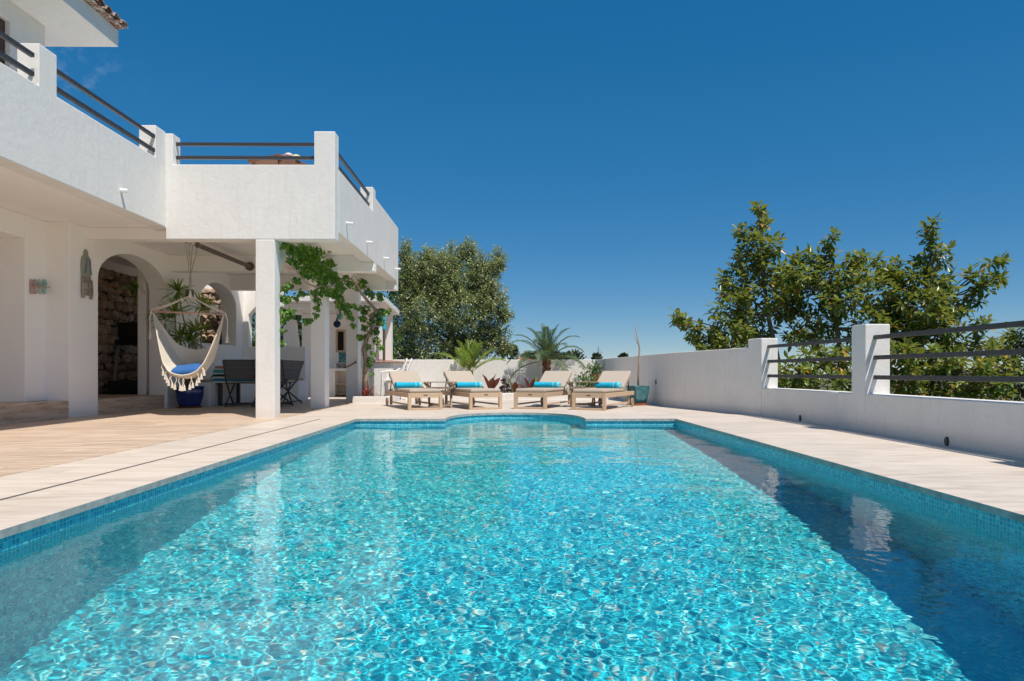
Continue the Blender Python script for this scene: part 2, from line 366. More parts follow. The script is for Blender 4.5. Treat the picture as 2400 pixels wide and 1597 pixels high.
# parapets
part(MB().prism([[(.5,2.96),(10.6,2.96),(10.6,4.43),(10.3,4.43),(10.3,3.95),(8.05,3.95),(8.05,4.43),(7.74,4.43),(7.74,3.95),(.5,3.95)]], lambda u,v,t: (t,u,v), -5.52, -5.27), 'parapet')
pf = MB().prism([[(-5.27,2.77),(-2.66,2.77),(-2.66,4.45),(-2.98,4.45),(-2.98,3.93),(-5.16,3.93),(-5.16,4.41),(-5.42,4.41),(-5.42,3.93),(-5.52,3.93),(-5.52,2.94),(-5.27,2.94)]], lambda u,v,t: (u,t,v), 10.6, 10.85); part(pf, 'parapet')
ps_ = MB().prism([[(10.85,2.93),(16.5,2.93),(16.5,2.70),(16.78,2.70),(16.78,4.25),(13.88,4.25),(13.88,4.40),(13.6,4.40),(13.6,3.92),(10.85,3.93)]], lambda u,v,t: (t,u,v), -2.91, -2.657); part(ps_, 'parapet')
part(MB().box(-9, -5.52, .5, 10.848, 3.06, 3.2), 'terrace_slab', STUCCO_LIFT, 0); part(MB().box(-9, -2.91, 10.85, 16.78, 3.062, 3.202), 'terrace_slab', STUCCO_LIFT, 0)
# beams under the slab
part(MB().box(-6.8, -2.93, 11.1, 11.35, 2.87, 3.06), 'beam', STUCCO_LIFT)
part(MB().box(-6.75, -2.915, 13.75, 14.0, 2.74, 3.06).box(-2.915, -2.66, 13.752, 13.998, 2.742, 2.928), 'beam', STUCCO_LIFT)
part(MB().box(-6.7, -2.915, 16.5, 16.76, 2.70, 3.06), 'beam', STUCCO_LIFT)
# columns and arches
for nm, (y0, y1, zt) in {'a': (10.594, 10.87, 2.768), 'b': (13.55, 13.87, 2.74), 'c': (16.55, 16.87, 2.70)}.items():
    part(MB().box(-3.885, -3.59, y0, y1, -.02, zt), 'column', STUCCO if nm == 'a' else STUCCO_LIFT)
def arch_span(y0, y1, spring, apex, ztop):
    c = (y0+y1)/2; r = (y1-y0)/2
    pts = [(y0, ztop), (y0, spring)] + arc(c, spring, r, apex-spring, math.pi, 0, 24)[1:-1] + [(y1, spring), (y1, ztop)]
    return MB().prism([pts], lambda u,v,t: (t,u,v), -3.87, -3.605)
part(arch_span(10.87, 13.55, 2.12, 2.86, 3.06), 'arch', STUCCO_LIFT); part(arch_span(13.87, 16.55, 2.12, 2.86, 3.06), 'arch', STUCCO_LIFT)
for sgn, x0, wd in ((-1, -3.885, .5),):
    for yy, zt in ((13.6, 2.742), (16.6, 2.70)):
        pts = [(x0, 2.02)] + [(x0 + sgn*wd*(1-math.cos(t)), 2.02 + (zt-2.02)*math.sin(t)) for t in [math.pi/2*i/10 for i in range(1, 11)]] + [(x0, zt)]
        part(MB().prism([pts], lambda u,v,t: (u,t,v), yy, yy+.2), 'haunch', STUCCO_LIFT)
# main ground floor wall with two arches
def arch_loop(y0, y1, zb, spring, apex):
    return [(y0, zb)] + arc((y0+y1)/2, spring, (y1-y0)/2, apex-spring, math.pi, 0, 26) + [(y1, zb)]
wall = [(10.67, -.02), (11.4, -.02)] + arch_loop(11.4, 13.6, .25, 2.28, 2.84)[1:-1] + [(13.6, -.02), (17.35, -.02), (17.35, 3.06), (10.67, 3.06)]
part(MB().prism([wall, arch_loop(15.0, 16.88, 1.36, 2.28, 2.78)], lambda u,v,t: (XW(u)-t, u, v), 0, .36), 'arched_wall', STUCCO_LIFT)
part(MB().box(-7.33, -7.17, 13.62, 13.9, .26, 3.05), 'inner_pier', STUCCO_LIFT)
part(MB().box(-9, -6.802, 2, 10.66, -.02, .27), 'step', RISER, .006)
part(MB().box(-8.5, -6.787, 11.403, 13.597, -.02, .26), 'step', RISER, .006)
part(MB().box(-8.6, -7.16, 10.68, 11.40, .0, .26), 'room_floor', STEPW, 0); part(MB().box(-8.6, -7.16, 13.6, 17.6, .0, .262), 'room_floor', STEPW, 0)
part(MB().box(-9, -7.15, 10.2, 10.80, .27, 3.058), 'wall_pier', STUCCO_LIFT)
part(MB().box(-7.5, -7.152, 2, 10.198, 2.71, 3.058), 'lintel', STUCCO_LIFT)
part(MB().box(-8.6, -8.4, 2, 10.19, .27, 3.05), 'recess_wall', STUCCO_LIFT, 0)
# back wall with chamfered opening
bw = [(-6.65,-.02),(-5.08,-.02),(-5.08,1.36),(-6.52,1.36),(-6.52,2.16),(-6.32,2.38),(-5.7,2.38),(-5.7,3.05),(-6.65,3.05)]
part(MB().prism([bw], lambda u,v,t: (u,t,v), 17.3, 17.55), 'low_wall', STUCCO_LIFT)
part(MB().box(-6.66, -6.15, 14.2, 17.295, -.02, .5).box(-6.15, -5.085, 16.75, 17.297, -.02, .502), 'built_in_bench', STUCCO_LIFT)
part(MB().box(-5.9, -5.12, 16.8, 17.28, .503, .56), 'bench_cushion', simple('sand_bench_pad', (.40,.32,.24), .9), .02)
part(MB().box(-6.64, -6.17, 14.3, 16.7, .503, .56), 'bench_cushion', simple('sand_bench_pad_side', (.40,.32,.24), .9), .02)
# room behind the arches: rubble stone
STONE = NM('rubble_stone'); sa = STONE.n('Attribute', attribute_name='rnd'); p_ = STONE.coord()
c = STONE.ramp(sa.outputs['Fac'], [(0, (.28,.19,.125)), (.35, (.50,.35,.24)), (.65, (.68,.52,.38)), (.85, (.70,.44,.28)), (1, (.60,.54,.48))])
STONE.col(STONE.mix(STONE.ramp(STONE.noise(p_, 18, 6, .7), [(.35, (0,0,0)), (.7, (1,1,1))]), c, (.24,.17,.12))).set(Roughness=.9); STONE.bump(STONE.noise(p_, 26, 6, .7), .8, .02)
def stone_wall():
    bm = bmesh.new(); lay = bm.verts.layers.float.new('rnd'); rows = 15; z = .26
    while z < 2.86:
        hgt = random.uniform(.12, .24); y = 10.7 + random.random()*.2
        while y < 17.6:
            wd = random.uniform(.14, .36); rv = random.random()
            M = Matrix.Translation((-8.42+jit(.05), y+wd/2, min(z+hgt/2, 2.8)+jit(.02))) @ Matrix.Rotation(jit(.3), 4, 'X') @ Matrix.Diagonal((.10+jit(.03), wd*.56, hgt*.56, 1))
            r = bmesh.ops.create_icosphere(bm, subdivisions=1, radius=1.08, matrix=M)
            for v in r['verts']:
                d = v.co - M.translation
                f = 1 + .22*math.sin(v.co.y*31+rv*9)*math.cos(v.co.z*37+rv*20) + jit(.09); v.co = M.translation + d*f; v[lay] = rv
            y += wd*.98
        z += hgt*.93
    me = bpy.data.meshes.new('stone_wall'); bm.to_mesh(me); bm.free(); me.materials.append(STONE.m); o = bpy.data.objects.new('stone_wall', me); COL.objects.link(o)
    o.parent = villa; o.matrix_parent_inverse = Matrix.Translation(villa.location).inverted()
stone_wall()
part(MB().box(-8.9, -8.42, 10.5, 17.9, .2, 2.87), 'stone_backing', simple('dark_mortar', (.05,.037,.028), .95), 0)
part(MB().box(-8.9, -8.4, 10.5, 17.9, 2.875, 3.058).box(-8.9, -7.0, 17.65, 17.9, .2, 3.05), 'room_wall', STUCCO_LIFT, 0)
# upper storey
uw = [(1, 3.2), (9.9, 3.2), (9.9, 5.7), (1, 5.7)]
part(MB().prism([uw, [(7.3,3.22),(9.2,3.22),(9.2,5.42),(7.3,5.42)]], lambda u,v,t: (t,u,v), -6.85, -6.65), 'upper_wall', STUCCO)
part(MB().box(-9.5, -6.86, 9.7, 9.898, 3.2, 5.7).box(-9.5, -6.86, 1, 1.2, 3.2, 5.7).box(-9.6,-9.5,1,9.9,3.2,5.7), 'upper_wall', STUCCO_LIFT, 0)
DW = simple('dark_red_brown_window_wood', (.07,.03,.02), .4, .2, 10)
fr = part(MB().box(-6.79,-6.71,9.09,9.19,3.22,5.41).box(-6.79,-6.71,7.31,7.41,3.22,5.41).box(-6.79,-6.71,7.41,9.09,5.31,5.41).box(-6.78,-6.72,8.2,8.3,3.22,5.31), 'terrace_door', DW, .006)
GL = NM('window_glass'); GL.col((.55,.62,.62)).set(Roughness=.03, Transmission_Weight=.75, IOR=1.45, Specular_IOR_Level=.8)
part(MB().box(-6.755,-6.745,8.3,9.09,3.22,5.31), 'pane', GL.m, 0, fr); part(MB().box(-6.755,-6.745,7.41,8.2,3.22,5.31), 'pane', GL.m, 0, fr)
part(MB().prism([[(7.2+.0+i*.04, -6.98+.03*math.sin(i*1.3)) for i in range(52)] + [(7.2+i*.04, -6.99+.03*math.sin(i*1.3)) for i in range(51,-1,-1)]], lambda u,v,t: (v,u,t), 3.25, 5.4), 'curtain', simple('sheer_curtain', (.55,.55,.5), .9), 0)
rf = part(MB().box(-9.8, -5.95, .8, 10.52, 5.70, 5.96), 'roof', STUCCO, .01)
TILE = NM('weathered_clay_roof_tile'); a_ = TILE.n('Attribute', attribute_name='rnd'); p_ = TILE.coord()
TILE.col(TILE.mix(TILE.ramp(TILE.noise(p_, 16, 5, .7), [(.45, (0,0,0)), (.62, (1,1,1))]), (.22,.10,.055), (.52,.48,.43))).set(Roughness=.9); TILE.bump(TILE.noise(p_, 40), .4, .006)
def roof_tiles():
    m = MB(); sl = math.tan(R(16)); y = 10.5
    while y > 1:
        for row in range(5):
            for k, (dy, up) in enumerate(((0, 1), (-.1, -1))):
                xe = -5.84 - row*.38 + (0 if up > 0 else -.04); r0, r1 = .088, .072; zc = 6.0 + (-5.84-xe)*sl + (.055 if up > 0 else .045) + jit(.006); base = len(m.v); ang = jit(.03)
                for s_, rr in ((0, r0), (1, r1)):
                    for th, rad in ((0, 0), (1, -.014)):
                        for q in range(9):
                            a = math.pi*q/8; m.v.append((xe - s_*.44, y + dy + s_*ang + math.cos(a)*(rr+rad), zc + s_*.44*sl - (.0 if up > 0 else -.02) + up*math.sin(a)*(rr+rad)*.85 - (.0 if up < 0 else .03)))
                for q in range(8):
                    A, B, C, D_ = base+q, base+9+q, base+18+q, base+27+q
                    m.f += [(A, A+1, C+1, C), (B+1, B, D_, D_+1), (A, B, B+1, A+1), (C, C+1, D_+1, D_)]
                for e in (0, 8): m.f.append((base+e, base+18+e, base+27+e, base+9+e))
        y -= .2
    m.box(-7.9, -5.855, .9, 10.5, 5.962, 5.99)
    o = m.build('roof_tiles', TILE.m, rf); return o
roof_tiles()
# terrace railings
def rail(pts, r=.022, parent=villa): return part(MB().bar(pts[0], pts[1], .045, .05), 'railing_bar', BLACKM, .004, parent)
for z in (4.05, 4.26):
    rail(((-5.30, .5, z), (-5.30, 7.68, z))); rail(((-5.30, 8.05, z), (-5.30, 10.38, z)))
    rail(((-5.20, 10.72, z+.02), (-2.985, 10.72, z+.02))); rail(((-2.745, 10.86, z), (-2.745, 13.64, z)))
for y in (9.37,): part(MB().tube([(-5.3, y, 3.2), (-5.17, y, 3.19)], .03, 12), 'drain_spout', WHITEP, 0, smooth=False)
for y in (11.35, 13.0, 14.83, 16.37): part(MB().tube([(-2.7, y, 3.19), (-2.54, y, 3.18)], .024, 12), 'drain_spout', WHITEP, 0)
# pole for the hammock chair
pole = MB().tube([(-5.14, 11.36, 2.83), (-5.14, 13.74, 2.83)], .04, 12).tube([(-5.14, 13.68, 2.83), (-5.14, 13.75, 2.83)], .085, 16)
part(pole, 'wooden_pole', simple('grey_brown_pole', (.13,.095,.07), .7, .3, 12, .3), 0, smooth=False)
print('TIME villa')

# ------------------------------------------------------------------ garden wall at right with railings, far wall
def wall_strip(pts, z0, z1, th=.29):
    m = MB(); n = len(pts); off = []
    for i, (x, y) in enumerate(pts):
        a = Vector(pts[max(i-1,0)]); b = Vector(pts[min(i+1,n-1)]); d = (b-a).normalized(); off.append((x + d.y*th, y - d.x*th))
    z1s = z1 if hasattr(z1, '__len__') else [z1]*n
    for i in range(n): m.v += [(*pts[i], z0), (*pts[i], z1s[i]), (*off[i], z1s[i]), (*off[i], z0)]
    for i in range(n-1):
        for k in range(4): a = i*4+k; b = i*4+(k+1)%4; m.f.append((a, b, b+4, a+4))
    m.f += [(0,1,2,3), (n*4-4, n*4-1, n*4-2, n*4-3)]; return m
def ysub(y0, y1, step=.25):
    def X(y):
        for (xa, ya), (xb, yb) in zip(RW, RW[1:]):
            if ya <= y <= yb: return xa + (xb-xa)*(y-ya)/(yb-ya)
    k = max(2, int((y1-y0)/step)+1); ys_ = [y0 + (y1-y0)*i/(k-1) for i in range(k)]
    return [(X(y), y) for y in ys_]
bwall = empty('boundary_wall', (4.2, 8, 0), 'low white boundary wall with square pillars and black rails along the right of the pool', 'wall')
part(wall_strip(ysub(-5, 11.07), -.02, .458), 'low_wall', STUCCO, .012, bwall)
part(wall_strip(ysub(11.43, 20.9), -.02, [1.13 - .035*min(1, max(0, (y-11.43)/5)) for x, y in ysub(11.43, 20.9)]), 'high_wall', STUCCO, .012, bwall)
def pillar(y0, y1, x0, ztop): part(MB().box(x0-.003, x0+.295, y0, y1, -.02, ztop), 'pillar', STUCCO, .012, bwall)
pillar(8.08, 8.41, 4.268, 1.29)
p1 = MB(); p1.v = [(4.147,11.07,-.02),(4.43,11.10,-.02),(4.33,11.45,-.02),(4.055,11.43,-.02)]; p1.v += [(x,y,1.27) for x,y,z in p1.v]; p1.f = [(0,3,2,1),(4,5,6,7),(0,1,5,4),(1,2,6,5),(2,3,7,6),(3,0,4,7)]
part(p1, 'pillar', STUCCO, .012, bwall)
pillar(4.55, 4.9, 4.247, 1.29)
for z in (.655, .89, 1.13):
    rail(((4.385, 4.88, z), (4.385, 8.085, z)), parent=bwall); rail(((4.385, 8.40, z), (4.27, 11.09, z)), parent=bwall); rail(((4.385, -4, z), (4.385, 4.56, z)), parent=bwall)
fwall = empty('garden_wall', (0, 21, 0), 'white rendered garden wall closing the far end behind the sun loungers', 'wall')
part(MB().box(-3.9, 2.98, 20.9, 21.15, -.02, 1.095), 'wall', STUCCO, .012, fwall)
for i, (y, z, lb) in enumerate(((9.85, .05, 'small black oval wall light low on the right wall, the farther one'), (6.56, .05, 'small black oval wall light low on the right wall, the nearer one'))):
    t = bpy.data.objects; x = ysub(y, y+.01)[0][0]
    mm = MB(); 
    for k in range(2):
        pass
    o = MB().lathe([(0,0),(.028,0),(.028,.012),(.022,.02),(0,.02)], n=16).build('wall_light', BLACKM); o.rotation_euler = (0, R(-90), 0); o.scale = (1.6, 1, 1); o.location = (x+.002, y, z); tag(o, lb, 'wall light', 'black wall lights along the right wall')
o = LMB().box(-.012,.012,-.03,.03,-.05,.05).build('wall_socket', BLACKM, bevel=.004); o.location = (3.02+.215, 14.75, .50); tag(o, 'small black outlet on the white wall beside the teal pot', 'socket')

# planters
pl = empty('planter_bed', (0, 19, 0), 'long low white planting bed with palms in front of the far garden wall', 'planter')
part(MB().box(-2.2, 2.93, 17.7, 17.86, -.01, .167), 'kerb', STUCCO, .01, pl)
part(MB().box(-2.2, 2.9, 17.862, 20.895, -.01, .12), 'soil', simple('pale_gravel_soil', (.42,.37,.31), .95, .3, 20, .8), 0, pl)
part(MB().box(-2.36, -2.2, 17.7, 20.895, -.01, .165), 'kerb', STUCCO, .01, pl)
pl = empty('planter_box', (-3, 16, 0), 'small white raised planter at the foot of the vine and the last column', 'planter')
part(MB().box(-3.52, -2.66, 15.62, 15.74, -.01, .156).box(-2.78,-2.66,15.74,17.1,-.01,.156), 'kerb', STUCCO, .01, pl)
part(MB().box(-3.5, -2.79, 15.75, 17.1, -.01, .12), 'soil', simple('dark_soil', (.07,.05,.035), .95, .3, 20, .8), 0, pl)
print('TIME walls')
#@@NEXT
# ------------------------------------------------------------------ sun loungers, towels, side tables
def make_lounger():
    t = empty('sun_lounger', (0,0,0))
    b = lambda m, n, mat, bev=.005: m.build(n, mat, t, bevel=bev)
    W2 = .335
    b(LMB().box(-W2,-W2+.035,.03,1.86,.235,.32), 'side_rail', TEAK); b(LMB().box(W2-.035,W2,.03,1.86,.235,.32), 'side_rail', TEAK)
    b(LMB().box(-W2+.055,W2-.055,0,.03,.23,.32), 'foot_board', TEAK); b(LMB().box(-W2+.036,W2-.036,1.83,1.858,.24,.315), 'head_board', TEAK)
    for x in (-W2, W2-.06): b(LMB().box(x-.003, x+.057, -.008, .055, 0, .318), 'leg', TEAK)
    for x in (-W2+.036, W2-.036-.05): b(LMB().box(x, x+.05, 1.60, 1.65, .03, .30), 'leg', TEAK)
    b(LMB().box(-W2+.06,W2-.06,.0,.035,.0,.038), 'stretcher', TEAK); b(LMB().box(-W2+.05,-W2+.08,.06,1.6,.075,.105), 'stretcher', TEAK); b(LMB().box(W2-.08,W2-.05,.06,1.6,.075,.105), 'stretcher', TEAK)
    sl_ = LMB()
    for i in range(12): sl_.box(-W2+.037, W2-.037, .06+i*.095, .12+i*.095, .296, .314)
    b(sl_, 'slats', TEAK, 0)
    for x in (-W2-.03, W2+.005):
        w_ = LMB().lathe([(.0,0),(.085,0),(.09,.004),(.09,.022),(.085,.026),(.03,.03),(0,.03)], n=24).build('wheel', TEAK_GREY, t); w_.rotation_euler = (0, R(90), 0); w_.location = (x, 1.66, .09)
    m = LMB()
    sec = [(0,.0),(.02,.028),(.055,.04),(1.16,.04),(1.2,.036)]
    b(LMB().box(-.31,.31,.0,1.19,.322,.392), 'seat_cushion', CUSH, .028)
    th = R(31); M = Matrix.Translation((0,1.17,.345)) @ Matrix.Rotation(th, 4, 'X')
    b(LMB().box(-.31,.31,.03,.67,0,.07,M), 'back_cushion', CUSH, .026)
    b(LMB().box(-.30,.30,.03,.66,-.024,-.004,M), 'backrest_frame', TEAK)
    e = M @ Vector((0,.5,-.02))
    for x in (-.27,.27): b(LMB().bar((x,e.y,e.z), (x,1.72,.27), .018, .018), 'support_arm', BLACKM, 0)
    b(LMB().box(-.04,.04,-.004,-.001,.272,.286), 'maker_plate', simple('dull_metal_plate', (.10,.09,.08), .4, metallic=.6), 0)
    return t
def make_towel():
    t = empty('rolled_towel', (0,0,0)); m = LMB(); n = 26; r = .062
    def roll(x0, x1, seg, r=r):
        m = LMB()
        for i in range(seg+1):
            x = x0 + (x1-x0)*i/seg
            for k in range(n):
                a = 2*math.pi*k/n; rr = r*(1 + .03*math.sin(3*a+x*9) + .02*math.sin(7*a-x*17) + .02*math.sin(x*40)); zz = rr*math.sin(a)
                m.v.append((x, rr*1.12*math.cos(a), max(zz, -r*.88)))
        for i in range(seg):
            for k in range(n): a = i*n+k; b = i*n+(k+1)%n; m.f.append((a, b, b+n, a+n))
        for end, x in ((0, x0), (seg, x1)):
            # spiral end
            rings = [.72, .5, .28]; prev = end*n
            for q, f in enumerate(rings):
                base = len(m.v); dx = (-1 if end == 0 else 1)*(-.012 if q % 2 == 0 else .004)
                for k in range(n): a = 2*math.pi*k/n; m.v.append((x+dx, r*1.12*f*math.cos(a), r*f*math.sin(a)))
                for k in range(n): m.f.append((prev+k, prev+(k+1)%n, base+(k+1)%n, base+k))
                prev = base
            m.f.append(tuple(prev+k for k in range(n)))
        return m
    roll(-.27, .13, 24).build('towel_roll', TOWEL, t, smooth=True); roll(.128, .155, 4, .0635).build('woven_band', TOWEL_L, t, smooth=True)
    roll(.153, .215, 6).build('towel_roll_end', TOWEL, t, smooth=True); roll(.213, .275, 6, .06).build('woven_band', TOWEL_L, t, smooth=True)
    return t
L0 = make_lounger(); T0 = make_towel()
LG = [(-1.53,12.94,23,-.06,1.04,3,'teak sun lounger nearest the villa, its head towards the white bar chairs','turquoise rolled towel on the lounger nearest the villa'),
      (-.39,13.10,23,.02,1.04,-2,'teak sun lounger in front of the yellow green areca palm, second from the left','turquoise rolled towel on the lounger in front of the red leafed plant'),
      (.455,13.18,-23,-.02,1.05,2,'teak sun lounger in front of the feathery palm, third from the left','turquoise rolled towel on the lounger in front of the feathery palm'),
      (1.54,12.80,-27,.03,1.03,-3,'teak sun lounger beside the teal pot and the right wall','loosely rolled turquoise towel on the lounger beside the teal pot')]
for i, (x, y, a, tx, ty, ta, lb, tl) in enumerate(LG):
    o = L0 if i == 0 else copy_tree(L0); o.location = (x, y, .001); o.rotation_euler.z = R(a); tag(o, lb, 'sun lounger', 'teak sun loungers in a row beyond the pool')
    q = T0 if i == 0 else copy_tree(T0); c = Matrix.Rotation(R(a), 3, 'Z') @ Vector((tx, ty, 0)); q.location = (x+c.x, y+c.y, .392+.056); q.rotation_euler.z = R(a+ta+(180 if False else 0)); tag(q, tl, 'towel', 'rolled turquoise towels on the loungers')
def make_side_table():
    t = empty('side_table', (0,0,0)); b = lambda m, n, bev=.003: m.build(n, TEAK_GREY, t, bevel=bev)
    m = LMB()
    for i in range(7): m.box(-.32,.32,-.20+i*.058,-.155+i*.058,.505,.52)
    m.box(-.335,-.30,-.205,.20,.485,.504); m.box(.30,.335,-.205,.20,.485,.504); b(m, 'table_top', 0)
    m = LMB(); m.box(-.26,.26,-.19,-.165,.38,.41); m.box(-.26,.26,.165,.19,.38,.41); m.box(-.26,-.235,-.165,.165,.38,.41); m.box(.235,.26,-.165,.165,.38,.41); b(m, 'tray_rail', 0)
    for s in (-1, 1):
        x = s*.22
        for q in (-1, 1): b(LMB().bar((x+q*.012, -q*.17, 0), (x+q*.012, q*.15, .50), .03, .035), 'leg')
        for q in (-1, 1): b(LMB().bar((s*.30, q*.16, .49), (s*.20, q*.16, .36), .02, .03), 'brace')
    for q in (-1, 1): b(LMB().bar((-.22, q*.15, .055), (.22, q*.15, .055), .022, .04), 'stretcher')
    return t
st = make_side_table(); st.location = (-1.335, 13.75, .001); st.rotation_euler.z = R(2); tag(st, 'folding teak side table between the two left-hand sun loungers', 'side table', 'teak side tables between the loungers')
st2 = copy_tree(st); st2.location = (1.56, 13.95, .001); st2.rotation_euler.z = R(-3); tag(st2, 'folding teak side table between the two right-hand sun loungers', 'side table')
cup = MB().lathe([(0,0),(.028,0),(.034,.09),(.030,.09),(.026,.008),(0,.008)], (1.42,13.9,.522), 16).build('cup', simple('grey_cup', (.35,.36,.36), .4)); tag(cup, 'small grey cup standing on the right-hand teak side table', 'cup')

# white bar chairs
def make_bar_chair():
    t = empty('bar_chair', (0,0,0)); b = lambda m, n, bev=.006: m.build(n, WHITEP, t, bevel=bev)
    for x, y in ((-.24,-.24),(.24,-.24),(-.24,.24),(.24,.24)): b(LMB().tube([(x*1.12, y*1.12, 0), (x, y, .55), (x, y, .76 if y < 0 else .56)], [.018,.02,.02], 8), 'leg', 0)
    b(LMB().box(-.25,.25,-.25,.25,.53,.56), 'seat')
    for s in (-1, 1): b(LMB().tube([(s*.24,-.27,.75),(s*.25,-.1,.79),(s*.24,.12,.78),(s*.235,.24,.86)], .02, 8), 'armrest', 0)
    m = LMB()
    for i in range(7): x = -.21+i*.07; m.bar((x, .24, .56), (x*.96, .40, 1.07), .042, .014)
    m.tube([(-.23,.24,.56),(-.225,.32,.85),(-.20,.40,1.06),(-.12,.415,1.11),(0,.42,1.12),(.12,.415,1.11),(.20,.40,1.06),(.225,.32,.85),(.23,.24,.56)], .02, 8); b(m, 'backrest', 0)
    b(LMB().box(-.25,.25,-.27,-.25,.2,.23), 'foot_rail', .004); b(LMB().box(-.25,.25,.25,.27,.2,.23), 'foot_rail', .004)
    return t
bc = make_bar_chair(); p = at(915, 900, 16.9); bc.scale = (.94,)*3; bc.location = (-2.93, 17.36, 0); bc.rotation_euler.z = R(-78); tag(bc, 'white slatted bar armchair at the counter, the nearer of two', 'chair', 'white bar chairs at the counter')
bc2 = copy_tree(bc); bc2.location = (-2.84, 17.62, 0); bc2.rotation_euler.z = R(-84); tag(bc2, 'white slatted bar armchair at the counter, the one behind', 'chair')

# teal pot with bare stick
TEALC = NM('teal_glazed_ceramic'); v_ = TEALC.objcoord(); TEALC.col(TEALC.ramp(TEALC.noise(v_, 9), [(.3, (.02,.13,.16)), (.7, (.05,.26,.30))])).set(Roughness=.22)
wv = TEALC.t.nodes.new('ShaderNodeTexWave'); wv.bands_direction = 'Z'; wv.inputs['Scale'].default_value = 14; wv.inputs['Distortion'].default_value = 5; wv.inputs['Detail Scale'].default_value = 3; TEALC.l(v_, wv.inputs['Vector']); TEALC.bump(wv.outputs['Fac'], .9, .012)
pt = empty('teal_pot', (3.0-.16, 14.72, 0), 'square textured teal ceramic pot holding a bare stick beside the right wall', 'plant pot', rz=R(25))
def square_pot(prof, r=.06):
    m = LMB(); n = 28
    for hw, z in prof:
        for k in range(n):
            a = 2*math.pi*k/n; c, s_ = math.cos(a), math.sin(a); f = (abs(c)**5 + abs(s_)**5)**(-1/5); m.v.append((hw*f*c, hw*f*s_, z))
    for i in range(len(prof)-1):
        for k in range(n): a = i*n+k; b = i*n+(k+1)%n; m.f.append((a, b, b+n, a+n))
    return m
square_pot([(.0,.05),(.145,.05),(.17,.16),(.195,.3),(.205,.405),(.208,.42),(.19,.42),(.185,.38),(0,.38)]).build('pot', TEALC.m, pt, smooth=True, bevel=0)
square_pot([(0,.0),(.16,.0),(.18,.05),(.165,.05),(.155,.02),(0,.02)]).build('saucer', TERRA, pt)
stk = simple('bare_pale_stick', (.36,.27,.20), .8, .3, 9, .5)
LMB().tube([(0,.0,.36),(.01,0,.7),(.02,.0,1.0),(.035,0,1.22),(.02,.0,1.32),(-.02,.01,1.5),(-.055,.02,1.68),(-.085,.02,1.84)], [.022,.02,.018,.019,.015,.011,.007,.002], 8).tube([(.015,0,1.3),(-.05,0,1.42),(-.09,0,1.62)], [.01,.006,.002], 6).build('bare_stem', stk, pt, smooth=True).rotation_euler.z = -R(25)

# ------------------------------------------------------------------ plants in the far bed
def frond(base, d0, length, droop, nleaf, llen, lw, up=Vector((0,0,1)), twist=0., start=.18, vee=.5, squash=1):
    "returns rachis points and leaflet arrays"
    pts = []; d = Vector(d0).normalized(); p = Vector(base); n = 22
    for i in range(n+1): pts.append(p.copy()); p = p + d*(length/n); d = (d + Vector((0,0,-droop*(i/n)/n*2.2))).normalized()
    P, D, Nn, L = [], [], [], []
    for j in range(nleaf):
        t = start + (1-start)*j/(nleaf-1); i = min(n-1, int(t*n)); q = pts[i].lerp(pts[i+1], t*n-i) if i < n else pts[n]; dd = (pts[i+1]-pts[i]).normalized()
        side = dd.cross(Vector((0,0,1))); side = side.normalized() if side.length > .05 else Vector((1,0,0)); nn_ = side.cross(dd)
        for s in (-1, 1):
            dr = (side*s*(1.0-.45*t) + dd*(.55+.8*t) + nn_*vee*(.6+jit(.25))).normalized()
            P.append(q); D.append(dr + Vector((jit(.06), jit(.06), jit(.06)))); Nn.append(nn_ + side*s*-.4); L.append(llen*(math.sin(math.pi*min(1, (.18+.82*t*.93)))**.6)*(1+jit(.1)))
    return pts, P, D, Nn, L
def palm(t, name_leaf, crown, nfr, length, droop, nleaf, llen, lw, mat, stemmat, elev=(10, 80), seed=1, rr=.012, az=None, **kw):
    random.seed(seed); A = [[], [], [], []]; st_ = MB()
    for k in range(nfr):
        a = (az[k] if az else k*2.39996 + jit(.25)); f = k/(nfr-1); e = R(elev[1] + (elev[0]-elev[1])*f + jit(6)); ln_ = length*(1-.22*(1-f))*(1+jit(.08))
        d = (math.cos(a)*math.cos(e), math.sin(a)*math.cos(e), math.sin(e)); r = frond(crown, d, ln_, droop*(1+jit(.15)), nleaf, llen, lw, **kw)
        st_.tube(r[0], [rr*(1-.8*i/22) for i in range(23)], 5)
        for X, y in zip(A, r[1:]): X += y
    st_.build('frond_stems', stemmat, t, smooth=True)
    return leaves(name_leaf, [tuple(p) for p in A[0]], [tuple(p) for p in A[1]], [tuple(p) for p in A[2]], np.array(A[3]), lw, mat, t, curl=.12, wide=.35)
PALMG = leafmat('palm_leaflet', [(0, (.04,.085,.035)), (.5, (.075,.14,.06)), (.85, (.13,.19,.08)), (1, (.22,.21,.09))], trans=.25); PSTEM = simple('palm_stem', (.14,.17,.06), .5)
pb = at(1281, 900, 20.25); t = empty('feather_palm', (pb.x, pb.y, .12), 'feathery green palm with a shaggy brown trunk in front of the far wall', 'palm')
cz = at(1279, 845, 20.25).z
trm = MB().tube([(pb.x,pb.y,.1),(pb.x+.01,pb.y,.5),(pb.x-.01,pb.y,cz-.02)], [.10,.105,.08], 12)
for i in range(130):
    a = random.random()*6.28; z = .15 + (cz-.15)*random.random(); trm.bar((pb.x+.09*math.cos(a), pb.y+.09*math.sin(a), z), (pb.x+.135*math.cos(a), pb.y+.135*math.sin(a), z+.07), .035, .012)
trm.build('trunk', simple('shaggy_palm_trunk', (.17,.085,.045), .9, .45, 18, .6), t)
palm(t, 'fronds', (pb.x, pb.y, cz), 26, 1.40, 1.45, 34, .30, .018, PALMG, PSTEM, elev=(-4, 84), seed=4, vee=.25)
